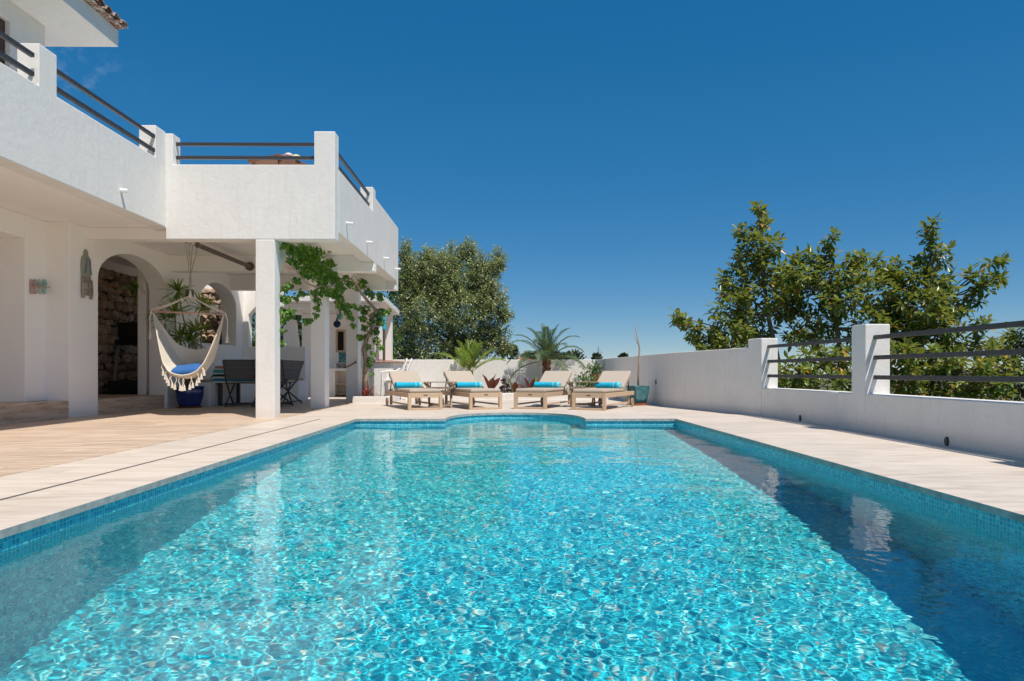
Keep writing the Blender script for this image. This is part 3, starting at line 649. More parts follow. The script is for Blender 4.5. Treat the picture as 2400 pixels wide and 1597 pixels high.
AREC = leafmat('areca_leaflet', [(0, (.10,.17,.035)), (.5, (.19,.27,.055)), (1, (.34,.36,.10))], trans=.4); ASTEM = simple('yellow_green_stem', (.30,.32,.10), .5)
pb = at(1100, 905, 20.15); t = empty('areca_palm', (pb.x, pb.y, .12), 'yellow green areca palm with upright arching fronds behind the second lounger', 'palm')
for k in range(7): MB().tube([(pb.x+jit(.10), pb.y+jit(.1), .1), (pb.x+jit(.12), pb.y+jit(.1), .75)], [.018,.012], 6).build('stem', ASTEM, t)
palm(t, 'fronds', (pb.x, pb.y, .66), 12, 1.15, .85, 24, .34, .034, AREC, ASTEM, elev=(36, 86), seed=9, vee=.5, az=[.4,2.7,1.2,3.6,5.9,2.2,5.2,.1,3.3,4.4,6.1,1.7])
def blade_plant(name, base, n, L, W, mat, label, cat='plant', elev=(25,80), group=None, wide=.5, curl=.25, seed=0, fold=.15, jitter=.3):
    rs = np.random.RandomState(seed); t = empty(name, tuple(base), label, cat, group)
    a = np.arange(n)*2.4 + rs.rand(n)*jitter; e = np.radians(elev[1] + (elev[0]-elev[1])*np.arange(n)/max(1, n-1)); D = np.stack([np.cos(a)*np.cos(e), np.sin(a)*np.cos(e), np.sin(e)], 1)
    Nn = np.stack([-np.cos(a)*np.sin(e), -np.sin(a)*np.sin(e), np.cos(e)], 1); P = np.array(base) + np.stack([np.cos(a), np.sin(a), a*0], 1)*.012
    leaves('leaves', P, D, Nn, L*(.75+.4*rs.rand(n)), W*(.85+.3*rs.rand(n)), mat, t, curl=curl, wide=wide, fold=fold); return t
ENS = leafmat('maroon_green_banana_leaf', [(0, (.10,.02,.018)), (.3, (.15,.045,.03)), (.45, (.12,.15,.035)), (1, (.20,.29,.06))], back=(.15,.045,.03), trans=.35)
for i, (px, py, Y, n, L, W, lb) in enumerate(((1150,912,18.3,6,.62,.20,'tall red backed banana leaf plant rising between the second lounger and the palm'),(1243,908,18.4,7,.50,.17,'dark red and green banana plant at the foot of the feathery palm'),(1205,908,18.5,6,.42,.14,'low green and maroon banana plant left of the palm trunk'))):
    b = at(px, py, Y); b.z = .13; q = blade_plant('banana_plant', b, n, L*1.15, W, ENS, lb, elev=(28,86), seed=i+3, group='banana plants in the far bed', wide=.55, curl=.12)
DKP = leafmat('purple_rosette_leaf', [(0, (.05,.015,.03)), (.7, (.10,.03,.06)), (1, (.16,.12,.10))], trans=.1)
b = at(1184, 905, 18.0); 
t = empty('purple_rosette_plant', (b.x, b.y, .13), 'dark purple rosette succulent between the second and third loungers', 'plant')
P, D = [], []
for k in range(9):
    h = Vector((b.x+jit(.14), b.y+jit(.1), .2+random.random()*.32))
    MB().tube([(b.x, b.y, .12), h], [.014,.01], 6).build('stem', BARK, t)
    for q in range(26): P.append(tuple(h)); v = rdir(1)[0]; v[2] = abs(v[2])*.7+.1; D.append(v)
leaves('rosettes', P, D, rdir(len(P)), .085, .035, DKP, t, wide=.7)
CORD = leafmat('pink_cordyline_leaf', [(0, (.16,.02,.035)), (.5, (.30,.06,.08)), (.8, (.22,.10,.09)), (1, (.35,.16,.14))], trans=.3)
b = at(862, 920, 16.05); b.z = .12; blade_plant('cordyline', b, 34, .34, .038, CORD, 'pink and red cordyline in the small white planter at the vine foot', elev=(8,80), seed=2)
GRN = leafmat('mid_green_leaf', [(0, (.035,.08,.02)), (.6, (.08,.16,.035)), (1, (.16,.26,.06))], trans=.3)
b = at(1372, 905, 18.6); b.z = .13; t = empty('flowering_shrub', tuple(b), 'leafy green shrub with small white flowers in front of the wall corner', 'shrub')
n = 520; P = np.array([b.x, b.y, .42]) + rng.randn(n,3)*[.20,.16,.13]; leaves('leaves', P, rdir(n)+[0,0,.4], rdir(n), .085, .035, GRN, t)
n = 40; P = np.array([b.x, b.y, .46]) + rng.randn(n,3)*[.18,.14,.11]; leaves('flowers', P, rdir(n), rdir(n), .035, .03, leafmat('white_petal', [(0,(.75,.75,.7)),(1,(.8,.8,.78))]), t)
m = MB(); [m.tube([(b.x+jit(.05), b.y, .12), (b.x+jit(.2), b.y+jit(.1), .4)], [.01,.006], 5) for _ in range(6)]; m.build('stems', BARK, t)
b = at(1393, 884, 19.6); t = empty('orange_pot', tuple(b), 'orange pot with a bushy green plant in the wall corner', 'plant pot')
MB().lathe([(0,-.12),(.09,-.12),(.14,.08),(.125,.08),(.08,-.1)], b, 18).build('pot', simple('orange_basket', (.50,.19,.06), .7, .3, 20), t)
MB().tube([(b.x,b.y,b.z-.12),(b.x,b.y,.12)], .02, 8).build('stand', BARK, t)
n = 260; P = np.array([b.x, b.y, b.z+.2]) + rng.randn(n,3)*[.11,.1,.10]; leaves('leaves', P, rdir(n)+[0,0,.5], rdir(n), .08, .035, GRN, t)
b = at(1364, 909, 18.0); b.z = .1; blade_plant('bromeliad', b, 16, .2, .035, leafmat('lime_leaf', [(0,(.22,.30,.04)),(1,(.35,.42,.08))]), 'small lime green bromeliad under the right side table', elev=(10,80), seed=5)
for i, (px, cc, nm_) in enumerate(((1140, (.62,.20,.04), 'left of the tall red backed plant'), (1212, (.62,.17,.03), 'beside the purple rosette plant'))):
    b = at(px, 909, 18.0); b.z = .12; blade_plant('orange_flower', b, 9, .13, .04, leafmat('orange_petal', [(0,cc),(1,(.7,.35,.06))]), 'small orange flower in the far bed ' + nm_, cat='flower', elev=(25,80), seed=i+20, group='orange flowers in the far bed')
n = 420; xs = rng.uniform(-2.0, 2.6, n); P = np.stack([xs, rng.uniform(17.95, 20.6, n), np.full(n, .12)], 1); D = rdir(n)*.6 + [0,0,1.0]
o = leaves('ground_plants', P, D, rdir(n), .11, .02, GRN); tag(o, kind='stuff')
print('TIME bed')

# ------------------------------------------------------------------ trees
def tree(name, label, lobes, Y, trunk, n_tips, per, L, W, mat, seed, depth=1.0, group=None, spread=.16, droop=.35, fill=.55, limb=.03, cat='tree', trunk_r=.085, outw=.8, inner=1.0):
    rs = np.random.RandomState(seed); random.seed(seed)
    C = [at(px, py, Y + dz - (.9 if (py > 820 and name == 'rubber_tree') else 0)) for px, py, rx, ry, dz in lobes]; sx = [rx/F*Y for _, _, rx, ry, _ in lobes]; sz = [ry/F*Y for _, _, rx, ry, _ in lobes]
    base = at(*trunk[0], Y); base.z = -3.9; t = empty(name, tuple(base), label, cat, group)
    area = np.array([a*b for a, b in zip(sx, sz)]); cnt = np.maximum(6, (n_tips*area/area.sum())).astype(int)
    tm = MB(); tp = [at(px, py, Y) for px, py in trunk]; tp = [Vector((tp[0].x-.1, Y, -3.9))] + tp
    tm.tube(tp, [trunk_r*(1-.75*i/(len(tp)-1)) for i in range(len(tp))], 9); tm.build('trunk', BARK, t, smooth=True)
    lm = MB(); P, D = [], []
    for c, a, b, k in zip(C, sx, sz, cnt):
        j = min(range(1, len(tp)), key=lambda q: (tp[q]-c).length + (0 if tp[q].z < c.z+.1 else 1.2)); r0 = limb*(.7+.5*min(1, a))
        mid = tp[j].lerp(c, .55) + Vector((jit(.15), jit(.15), -.12*(c-tp[j]).length)); lm.tube([tp[j], mid, c], [r0, r0*.7, r0*.4], 6)
        v = rs.randn(k, 3); v /= np.linalg.norm(v, axis=1)[:, None]; rad = (fill + (1-fill)*rs.rand(k))**.8
        pp = np.array(c) + v*rad[:, None]*np.array([a, min(a, b)*depth + .15, b])
        for i in range(k):
            tip = Vector(pp[i]); o = (tip - Vector(c)); q = Vector(c) + o*.35 + Vector((0,0,-.03))
            if k < 400 and i % 2 == 0: lm.tube([q, q.lerp(tip, .6) + Vector((0,0,-.02)), tip], [r0*.32, r0*.22, r0*.12], 4, cap=False)
            dr = np.array(o.normalized())*outw + np.array([0,0,.55]) + rs.randn(3)*.25; dr /= np.linalg.norm(dr)
            for q_ in range(per):
                ph = 2.4*q_ + rs.rand()*.6; ax = np.cross(dr, [0.3,.2,1]); ax /= np.linalg.norm(ax); bx = np.cross(dr, ax); f = q_/max(1, per-1)
                P.append(pp[i] - dr*spread*f); D.append(dr*(.75-.7*f) + (ax*math.cos(ph)+bx*math.sin(ph))*(.55+.5*f) + np.array([0,0,-droop*f]))
    lm.build('limbs', BARK, t, smooth=True); P = np.array(P); D = np.array(D); n = len(P)
    Nn = np.array([0,0,1.]) + rs.randn(n,3)*.35; leaves('crown', P, D, Nn, L*(.7+.5*rs.rand(n)), W*(.8+.4*rs.rand(n)), mat, t, rnd=rs.rand(n), curl=.12)
    return t
FIC = leafmat('rubber_tree_leaf', [(0, (.06,.12,.026)), (.4, (.13,.20,.045)), (.76, (.23,.30,.075)), (.87, (.36,.35,.11)), (.93, (.32,.17,.06)), (.98, (.62,.33,.03))], back=(.24,.24,.08), rough=.28, trans=.3, spec=.32)
tree('rubber_tree', 'leafy rubber tree with a tall pointed top, leftmost beyond the right wall', [(1781,488,10,16,0),(1778,520,20,24,.1),(1738,540,12,30,.3),(1772,570,34,34,0),(1812,575,22,34,-.3),(1745,610,36,36,.2),(1795,625,52,40,0),(1722,660,48,44,.3),(1790,690,56,44,-.4),(1712,715,56,48,0),(1770,760,66,44,.4),(1715,775,60,44,-.2),(1672,800,44,34,0),(1640,790,30,20,.2),(1606,752,16,16,0),(1585,742,12,14,.1),(1625,768,18,14,0),(1700,830,70,34,.4),(1770,840,60,34,0),(1690,880,50,40,.5),(1840,720,30,40,.3),(1840,650,26,30,.2)],
     15.0, [(1830,940),(1822,840),(1800,740),(1788,640),(1780,520)], 390, 9, .19, .078, FIC, 11, group='rubber trees beyond the right wall')
tree('rubber_tree', 'broad rubber tree in the middle behind the two square pillars', [(1942,558,12,18,0),(1945,600,16,26,.1),(1880,600,30,26,.2),(1930,640,52,34,0),(1865,650,44,36,.4),(1995,640,46,36,-.2),(2050,625,44,34,.2),(1900,700,66,44,.3),(1980,700,66,44,-.3),(2060,690,60,48,.1),(1850,720,36,36,.5),(1925,760,60,34,.2),(2040,760,60,40,-.2),(1900,845,64,34,.3),(1980,850,60,36,.0),(1860,880,54,44,.2),(1940,905,64,36,-.2),(2050,860,60,40,.3),(2030,910,60,34,0),(1830,925,50,24,.2),(1835,632,28,32,.1),(1862,645,40,40,-.2),(1905,618,34,28,.2),(2012,612,36,26,0),(2092,640,34,34,.2),(2100,770,44,40,.2),(1870,780,36,26,.2),(1990,800,50,30,.3),(1900,800,40,24,.5),(2080,740,40,40,.1)],
     14.6, [(1960,940),(1975,850),(1960,770),(1950,690),(1943,600)], 540, 9, .19, .078, FIC, 12, group='rubber trees beyond the right wall')
tree('rubber_tree', 'rubber tree with an arm reaching right above the near railing', [(2183,528,18,16,0),(2178,560,12,20,.1),(2165,595,28,24,.2),(2205,600,26,26,-.1),(2140,650,44,36,.2),(2200,655,44,36,0),(2110,700,40,40,.3),(2170,715,60,44,-.3),(2235,710,44,34,.1),(2140,770,60,40,.2),(2210,770,54,36,0),(2275,650,20,24,.1),(2325,610,26,18,0),(2345,650,22,26,.1),(2300,665,30,24,0),(2270,700,28,24,.2),(2290,760,26,20,.1),(2110,840,60,40,0),(2190,850,66,40,.3),(2260,870,60,44,-.1),(2130,900,60,36,.2),(2220,915,66,30,.2),(2310,900,54,40,0),(2350,860,40,40,.2),(2290,812,50,24,.2),(2355,815,46,24,.4),(2230,805,40,26,.1),(2120,800,40,26,.3),(2375,780,26,22,.6)],
     14.2, [(2130,960),(2150,870),(2165,780),(2175,690),(2183,560)], 560, 9, .185, .076, FIC, 13, group='rubber trees beyond the right wall')
tree('dark_bush', 'dark evergreen bush at the right edge behind the railing', [(2395,800,36,40,0),(2430,840,60,60,0),(2385,900,50,40,.2),(2440,920,60,40,0),(2470,780,50,60,0)], 13.6, [(2430,960),(2430,850)], 260, 9, .10, .045, leafmat('dark_bush_leaf', [(0,(.015,.035,.012)),(.8,(.04,.08,.025)),(1,(.08,.10,.03))], trans=.15), 14)
OLV = leafmat('silver_olive_leaf', [(0, (.085,.125,.04)), (.45, (.20,.25,.085)), (.78, (.38,.40,.19)), (1, (.66,.62,.40))], back=(.34,.37,.24), rough=.4, trans=.2)
tree('olive_tree', 'big round silvery olive-like tree behind the far garden wall', [(950,600,24,46,0),(985,640,50,60,.3),(955,680,50,70,.2),(1035,625,46,44,-.2),(1098,588,34,34,.2),(1060,660,70,60,0),(1130,640,52,54,.1),(1168,612,26,40,.3),(1150,700,48,54,-.2),(1180,735,28,30,.1),(1090,730,78,66,-.3),(1010,740,78,74,-.1),(945,760,54,74,.2),(1150,780,54,44,.1),(1100,810,80,44,0),(1020,820,86,46,-.2),(940,830,56,44,.1),(1180,815,30,30,.2),(1005,600,30,36,.4),(1060,610,34,50,.3),(1030,680,60,60,.4),(1120,690,50,50,.5)],
     26.5, [(1060,900),(1060,800),(1055,700),(1060,620)], 6200, 10, .125, .042, OLV, 21, depth=1.2, spread=.26, fill=.3, limb=.05, trunk_r=.25)
DKG = leafmat('deep_green_hedge_leaf', [(0, (.04,.09,.02)), (.7, (.10,.18,.04)), (1, (.20,.28,.06))], trans=.3)
tree('hedge_tree', 'dark green hedge tree showing behind the outdoor kitchen', [(580,760,60,70,0),(660,760,60,70,0),(730,750,50,80,0),(800,760,60,70,0),(880,740,40,60,0),(905,800,40,50,0),(915,650,30,60,1.5),(640,830,90,50,0),(760,830,90,50,0)], 23.5, [(700,900),(700,760)], 1500, 9, .13, .06, DKG, 22, depth=.6, spread=.2)
# far off: small trees, houses
far = [(1203,822,8,10,'palm','thin palm silhouette far off just right of the olive tree'),(1240,838,14,10,'t','low dark far tree beside the tiled roof'),(1262,836,16,12,'t','rounded dark far tree behind the feathery palm trunk'),(1300,836,10,14,'t','narrow cypress-like far tree right of the palm'),(1315,838,16,10,'t','low far tree right of the narrow one'),(1345,834,20,12,'t','pale green bushy far tree under the palm fronds'),(1398,838,9,8,'t','small dark far palm-like tree at the wall corner'),(1462,836,7,6,'t','small round far tree above the wall, alone against the sky'),(1652,820,12,6,'t','small far bush above the right wall near the rubber trees')]
FART = leafmat('far_tree_leaf', [(0, (.03,.05,.025)), (1, (.08,.10,.045))], trans=.1)
for i, (px, py, rx, ry, k, lb) in enumerate(far):
    Y = 118 + i*3; c = at(px, py, Y); t = empty('far_tree', (c.x, Y, -4), lb, 'tree', 'small trees far beyond the wall'); a = rx/F*Y; b = ry/F*Y
    MB().tube([(c.x, Y, -4), (c.x, Y, c.z)], [.25,.15], 6).build('trunk', BARK, t)
    n = 520; v = rng.randn(n,3); v /= np.linalg.norm(v, axis=1)[:, None]; lo = (rng.rand(n,1) < .5); P = np.array([c.x, Y, c.z]) + v*(rng.rand(n,1)**.4)*[a, a, b]; P[:, 2] -= (lo*rng.rand(n,1)*(c.z+2.6))[:, 0]; P[:, 0] += (lo[:, 0]*v[:, 0]*a*.5); leaves('crown', P, rdir(n)+v, rdir(n), .55, .35, FART, t)
for i, (px, py, w_, h_, lb) in enumerate(((1226,848,1.6,1.6,'far white house with an orange tiled roof left of the feathery palm'),(1240,851,1.2,1.2,'smaller far white house beside the first tiled roof'))):
    c = at(px, py, 105); t = empty('far_house', (c.x, 105, -4), lb, 'house', 'houses far beyond the wall')
    MB().box(c.x-w_/2, c.x+w_/2, 105, 109, -4, c.z+.3).build('walls', STUCCO, t); m = MB(); z = c.z+.3
    m.add([(c.x-w_/2-.2,104.8,z),(c.x+w_/2+.2,104.8,z),(c.x+w_/2+.2,109.2,z),(c.x-w_/2-.2,109.2,z),(c.x-w_/2+.5,107,z+.5),(c.x+w_/2-.5,107,z+.5)], [(0,1,5,4),(1,2,5),(2,3,4,5),(3,0,4),(0,3,2,1)]).build('roof', TERRA, t)
    MB().box(c.x-.2, c.x+.2, 104.97, 105.0, z-.6, z-.2).build('window', BLACKM, t)
c = at(1402, 826, 70); m = MB().tube([(c.x,70,-4),(c.x,70,c.z+.6)], .03, 5).bar((c.x-.5,70,c.z),(c.x+.5,70,c.z),.03,.03).bar((c.x-.1,70,c.z+.2),(c.x+.3,70,c.z+.2),.025,.025); tag(m.build('antenna', BLACKM), 'thin rooftop antenna against the sky above the wall corner', 'antenna')
# rolling hills on the horizon
hm = MB(); k = 80
for i in range(k+1):
    x = -1200 + 2400*i/k; z = 4 + 5*math.sin(x*.006+1) + 3*math.sin(x*.017) ; hm.v += [(x, 1400, -6), (x, 1400, z), (x, 1480, -6)]
for i in range(k): hm.f += [(i*3, i*3+3, i*3+4, i*3+1), (i*3+1, i*3+4, i*3+5, i*3+2)]
HILL = simple('far_hill', (.10,.12,.09), .95, .2, .01); tag(hm.build('hills', HILL, smooth=True), kind='structure')
print('TIME trees')

# ------------------------------------------------------------------ climbing vine
v5 = lambda x, y: (560+x*.2807, 560+y*.2807)
Yv = lambda x: float(min(16.3, max(10.95, 3.44*1600/(1187-(560+x*.2807)))))
vine = empty('climbing_vine', (-3.35, 16.1, .12), 'green climbing vine with a gnarled trunk twining along the column arches', 'climbing plant')
def vp(x, y): px, py = v5(x, y); return at(px, py, Yv(x))
trk = [vp(*q) for q in ((1052,1225),(1048,1120),(1062,1020),(1048,930),(1075,830),(1110,740),(1100,640),(1140,600),(1070,520),(1010,450),(975,380),(930,330))]
trk[0].z = .10
trk = [q + Vector((jit(.03), 0, 0)) if i else q for i, q in enumerate(trk)]
VB = simple('twisted_vine_bark', (.40,.30,.22), .9, .35, 16, .9)
m = MB()
for k in range(4):
    ph = k*1.57; m.tube([q + Vector((.034*math.cos(ph+i*1.1), .034*math.sin(ph+i*1.1), 0))*(1-.055*i) for i, q in enumerate(trk)], [.048-.0028*i for i in range(len(trk))], 7)
m.build('trunk', VB, vine, smooth=True)
lmb = [[(930,330),(850,350),(760,400),(640,400),(580,380),(530,340),(480,270),(440,200),(400,110),(410,60),(450,40)],[(580,385),(500,300),(450,220),(420,130),(395,70),(365,65)],[(940,330),(960,300),(1000,360)],[(640,400),(650,500),(655,600)],[(760,420),(800,500),(850,600),(920,680)],[(480,330),(400,400),(370,480),(420,560),(450,640)],[(1120,600),(1180,580),(1250,600)],[(1060,520),(1110,450),(1190,480)],[(1110,740),(1150,830),(1190,920)],[(620,200),(700,160),(770,110),(775,80)]]
m = MB()
for q in lmb:
    pts = [vp(*p_) for p_ in q]; m.tube(pts, [(.022 if len(q) > 8 else .008)*(1-.6*i/len(pts)) for i in range(len(pts))], 5)
m.build('branches', VB, vine, smooth=True)
cl = [(400,60,26),(450,90,40),(520,80,44),(590,110,46),(650,110,46),(560,170,46),(620,180,50),(520,150,40),(440,180,28),(480,210,30),(570,240,46),(640,250,50),(700,220,34),(690,300,50),(750,320,46),(700,370,44),(790,310,42),(730,270,44),(820,350,42),(850,400,42),(700,440,34),(760,440,36),(800,460,40),(840,500,40),(860,560,36),(830,540,30),(900,600,36),(935,650,26),(950,720,22),(900,560,30),(930,380,30),(890,330,30),(1040,370,34),(1080,440,34),(1000,400,28),(1020,350,20),(1110,470,30),(1180,480,34),(1240,600,30),(1190,610,32),(1150,650,38),(1180,690,34),(1060,590,38),(1020,580,28),(1100,700,34),(1130,780,36),(1150,850,34),(1185,905,26),(1060,820,26),(1010,820,28),(1080,900,26),(1120,960,22),(1100,1010,26),(1085,1050,20),(1040,660,30),(1050,740,28),
      (380,420,20),(425,380,20),(375,500,26),(405,500,26),(480,480,22),(375,600,30),(410,630,30),(440,600,26),(360,680,24),(360,760,20),(360,860,18),(530,450,20),(485,345,24),(640,450,28),(650,510,26),(655,580,22),(650,640,20),(590,680,22),(565,690,18),(770,90,18),(820,210,24),(760,190,30),(850,250,20),(600,300,36),(540,290,24),(960,560,24),(1110,1130,14)]
P, D = [], []
for x, y, r in cl:
    k = int(8 + (r/10)**2*5.6)
    for _ in range(k):
        a = random.random()*6.28; rr = r*math.sqrt(random.random()); p_ = vp(x+rr*math.cos(a), y+rr*math.sin(a)); p_.y += jit(.12); P.append(tuple(p_)); D.append((jit(1), jit(.8)-.3, jit(.8)-.7))
VL = leafmat('vine_leaf', [(0, (.045,.11,.018)), (.5, (.095,.22,.03)), (.82, (.17,.33,.05)), (.94, (.30,.38,.08)), (1, (.28,.2,.08))], trans=.35)
nn = len(P); leaves('leaves', P, D, np.array([.1,-.8,.6]) + rng.randn(nn,3)*.5, .054*(.5+.9*rng.rand(nn)), .05*(.5+.8*rng.rand(nn)), VL, vine, wide=.3, fold=.12, curl=.15)
print('TIME vine', nn)

# ------------------------------------------------------------------ hammock chair
COT = simple('off_white_cotton_cord', (.66,.60,.50), .95, .1, 60, .3)
hy = 11.3; apex = at(446, 694, hy); bl = at(357, 730, hy); br = at(528, 738, hy)
hc = empty('hammock_chair', tuple(apex), 'cream knotted hanging hammock chair with a wooden spreader bar and tassels', 'hammock chair')
MB().tube([bl, br], .017, 10).build('spreader_bar', simple('pink_brown_dowel', (.52,.33,.24), .5, .15, 10), hc, smooth=True)
m = MB()
for k in range(5):
    for e in (bl, br): m.tube([apex + Vector((jit(.01), jit(.01), 0)), apex.lerp(e, .5) + Vector((0, jit(.02), -.02+k*.006)), e + Vector((0, jit(.012), .012*k-.01))], .0055, 5)
m.tube([apex + Vector((0,0,.09)), apex, apex + Vector((0,0,-.04))], [.012,.03,.02], 8); m.build('bridle_ropes', COT, hc)
m = MB(); kn = at(446, 655, hy)
for k, (px, y) in enumerate(((443,10.98),(450,11.1),(460,11.22),(470,11.4))):
    tpt = at(px, 570, y); tpt = Vector((-5.14, y, 2.80)); m.tube([tpt, kn + Vector((jit(.02),0,.05))], .007, 5)
m.tube([kn + Vector((0,0,.06)), kn, apex + Vector((0,0,.08))], [.016,.022,.012], 7)
for y in (10.98, 11.1, 11.22, 11.4): m.tube([(-5.14+.045*math.cos(a), y, 2.83+.045*math.sin(a)) for a in np.linspace(0, 6.28, 13)], .007, 4)
m.build('hanging_ropes', simple('grey_rope', (.33,.29,.25), .9), hc)
cx = (bl+br)/2; W0 = (br-bl).length/2*.97
def sheet(v, th):
    "v 0 back lip, 1 front lip; th 0..pi from left to right"
    sag = float(np.interp(v, [0,.25,.5,.75,.9,1], [.60,.82,1.0,1.08,1.07,1.03])); dy = float(np.interp(v, [0,.3,.6,.85,1], [.30,.32,.10,-.16,-.24]))
    d_ = max(0, math.sin(th))**1.05; c_ = math.cos(th); hw_ = float(np.interp(d_, [0,.3,.6,.8,.93,.985,1], [1,.86,.70,.57,.40,.2,0])) ; x = W0*math.copysign(hw_, -c_)
    return Vector((cx.x + x, hy + dy*max(0, math.sin(th))**1.2, cx.z - sag*d_))
m = MB(); NC = 58; NT = 44
for i in range(NC):
    v = i/(NC-1); m.tube([sheet(v, math.pi*(j/NT)) for j in range(NT+1)], .0088 if v < .94 else .012, 5, cap=False)
m.build('sling_cords', COT, hc, smooth=True)
m = MB()
for j in range(5, 56):
    th0 = math.pi*j/60
    for sg in (-1, 1):
        m.tube([sheet(v, min(math.pi*.97, max(.1, th0 + sg*.055*math.sin(v*40)))) for v in np.linspace(0, 1, 22)], .0035, 3, cap=False)
m.build('netting', COT, hc)
m = MB()
for k in range(15):
    th = math.pi*(.30 + .40*k/14); b_ = sheet(.96, th); L_ = .11 + .04*math.sin(math.pi*k/14)
    m.tube([b_, b_ + Vector((.03*(1 if k%2 else -1), -.01, -L_*.5)), b_ + Vector((0, -.01, -L_))], [.008,.006,.009], 5)
    m.tube([b_ + Vector((0,-.01,-L_)), b_ + Vector((0,-.01,-L_-.02)), b_ + Vector((0,-.01,-L_-.085))], [.009,.016,.024], 7)
m.build('fringe', COT, hc)
for e, sg in ((bl, -1), (br, 1)):
    e2 = e + Vector((sg*.01,0,0)); m = MB().tube([e + Vector((0,0,.03)), e2 + Vector((sg*.03,0,-.1)), e2 + Vector((sg*.02,0,-.34))], [.016,.009,.009], 6).tube([e2 + Vector((sg*.02,0,-.34)), e2 + Vector((sg*.02,0,-.46))], [.016,.028], 7); m.build('tassel', COT, hc)
# cushion lying in it
bm_ = bmesh.new(); bmesh.ops.create_uvsphere(bm_, u_segments=28, v_segments=16, radius=1)
for v in bm_.verts:
    x, y, z = v.co; f = lambda q: math.copysign(abs(q)**.55, q); v.co = (f(x)*.27, f(y)*.2, z*.085*(1+.1*math.sin(x*9)))
me = bpy.data.meshes.new('blue_cushion'); bm_.to_mesh(me); bm_.free(); me.polygons.foreach_set('use_smooth', [True]*len(me.polygons)); me.materials.append(simple('blue_cotton', (.025,.12,.36), .9, .15, 40, .2))
o = bpy.data.objects.new('blue_cushion', me); COL.objects.link(o); o.location = at(440, 868, hy); o.location.y += .05; o.rotation_euler = (R(14), R(-4), R(5)); tag(o, 'plump blue cushion lying inside the cream hammock chair', 'cushion')

# ------------------------------------------------------------------ blue pot with dracaena
bp = at(444, 953, 13.75); bp.z = 0; bp.x = max(bp.x, -6.42)
COB = NM('cobalt_glaze'); v_ = COB.objcoord(); COB.col(COB.ramp(COB.noise(v_, 5), [(.35, (.003,.012,.11)), (.7, (.01,.05,.26))])).set(Roughness=.08, Coat_Weight=.6); COB.bump(COB.noise(v_, 12), .15, .01)
t = empty('blue_pot', (bp.x, bp.y, .004), 'glossy cobalt blue glazed pot with a tall branching dracaena beneath the hammock chair', 'plant pot')
MB().lathe([(0,.035),(.19,.035),(.215,.07),(.262,.25),(.275,.36),(.268,.40),(.29,.415),(.285,.435),(.25,.435),(.245,.38),(0,.38)], (bp.x,bp.y,0), 40).build('pot', COB.m, t, smooth=True)
MB().lathe([(0,.005),(.22,.005),(.25,.03),(.235,.032),(.21,.02),(0,.02)], (bp.x,bp.y,0), 32).build('saucer', TERRA, t)
heads = [(322,681),(417,683),(410,734),(387,752),(474,722),(423,790),(460,776),(450,800)]
YUC = leafmat('dracaena_leaf', [(0, (.10,.18,.03)), (.5, (.18,.30,.05)), (.85, (.30,.40,.09)), (1, (.42,.36,.12))], trans=.35)
m = MB(); P, D, Nn = [], [], []; b0 = Vector((bp.x, bp.y, .4))
for i, (px, py) in enumerate(heads):
    h = at(px, py, 13.55+jit(.2)); mid = b0.lerp(h, .5) + Vector((.12*math.sin(i*2.1), 0, -.06)); m.tube([b0 + Vector((jit(.05), jit(.05), 0)), mid, h + Vector((0,0,-.04))], [.022,.015,.011], 7)
    for q in range(46):
        v = rdir(1)[0]; v[2] = v[2]*.75+.35; P.append(tuple(h)); D.append(v); Nn.append((v[0]*-v[2], v[1]*-v[2], 1))
m.build('stems', simple('dracaena_stem', (.30,.23,.16), .8, .2, 20), t, smooth=True); n = len(P)
leaves('leaves', P, D, Nn, .37*(.7+.45*rng.rand(n)), .042, YUC, t, curl=.14, wide=.3, fold=.25)

# ------------------------------------------------------------------ dining table, cloth, chairs
tx0, tx1, ty0, ty1, tz = -6.13, -5.12, 14.45, 15.6, .85
t = empty('dining_table', ((tx0+tx1)/2, (ty0+ty1)/2, .004), 'dark metal dining table under the striped cloth in the arcade', 'table')
for x in (tx0+.02, tx1-.1):
    for y in (ty0+.06, ty1-.12): MB().box(x, x+.07, y, y+.07, .004, tz-.035).build('leg', BLACKM, t, bevel=.004)
MB().box(tx0, tx1, ty0+.02, ty1-.02, tz-.034, tz-.004).build('table_top', BLACKM, t, bevel=.004)
STR = NM('striped_cotton_cloth'); uvn = STR.n('UVMap'); sx_ = STR.n('SeparateXYZ'); STR.l(uvn.outputs[0], sx_.inputs[0]); fr_ = STR.math('FRACT', STR.math('MULTIPLY', sx_.outputs[1], 1/.47))
W_, Tq, Bk, Br, Bl = (.72,.70,.66), (.05,.36,.40), (.015,.03,.05), (.42,.25,.17), (.02,.24,.40)
STR.col(STR.ramp(fr_, [(0, W_), (.06, Bl), (.20, W_), (.27, Bk), (.38, W_), (.44, Tq), (.58, W_), (.64, Br), (.76, (.5,.42,.33)), (.84, W_), (.88, Tq)], 'CONSTANT')).set(Roughness=.9)
bm_ = bmesh.new(); uvl = bm_.loops.layers.uv.new('UVMap'); NX, NY, dr = 60, 50, .36
ov = .40; xs = np.linspace(tx0-ov, tx1+ov, NX+1); ysr = np.linspace(ty0-dr, ty1+dr, NY+1); grid = {}
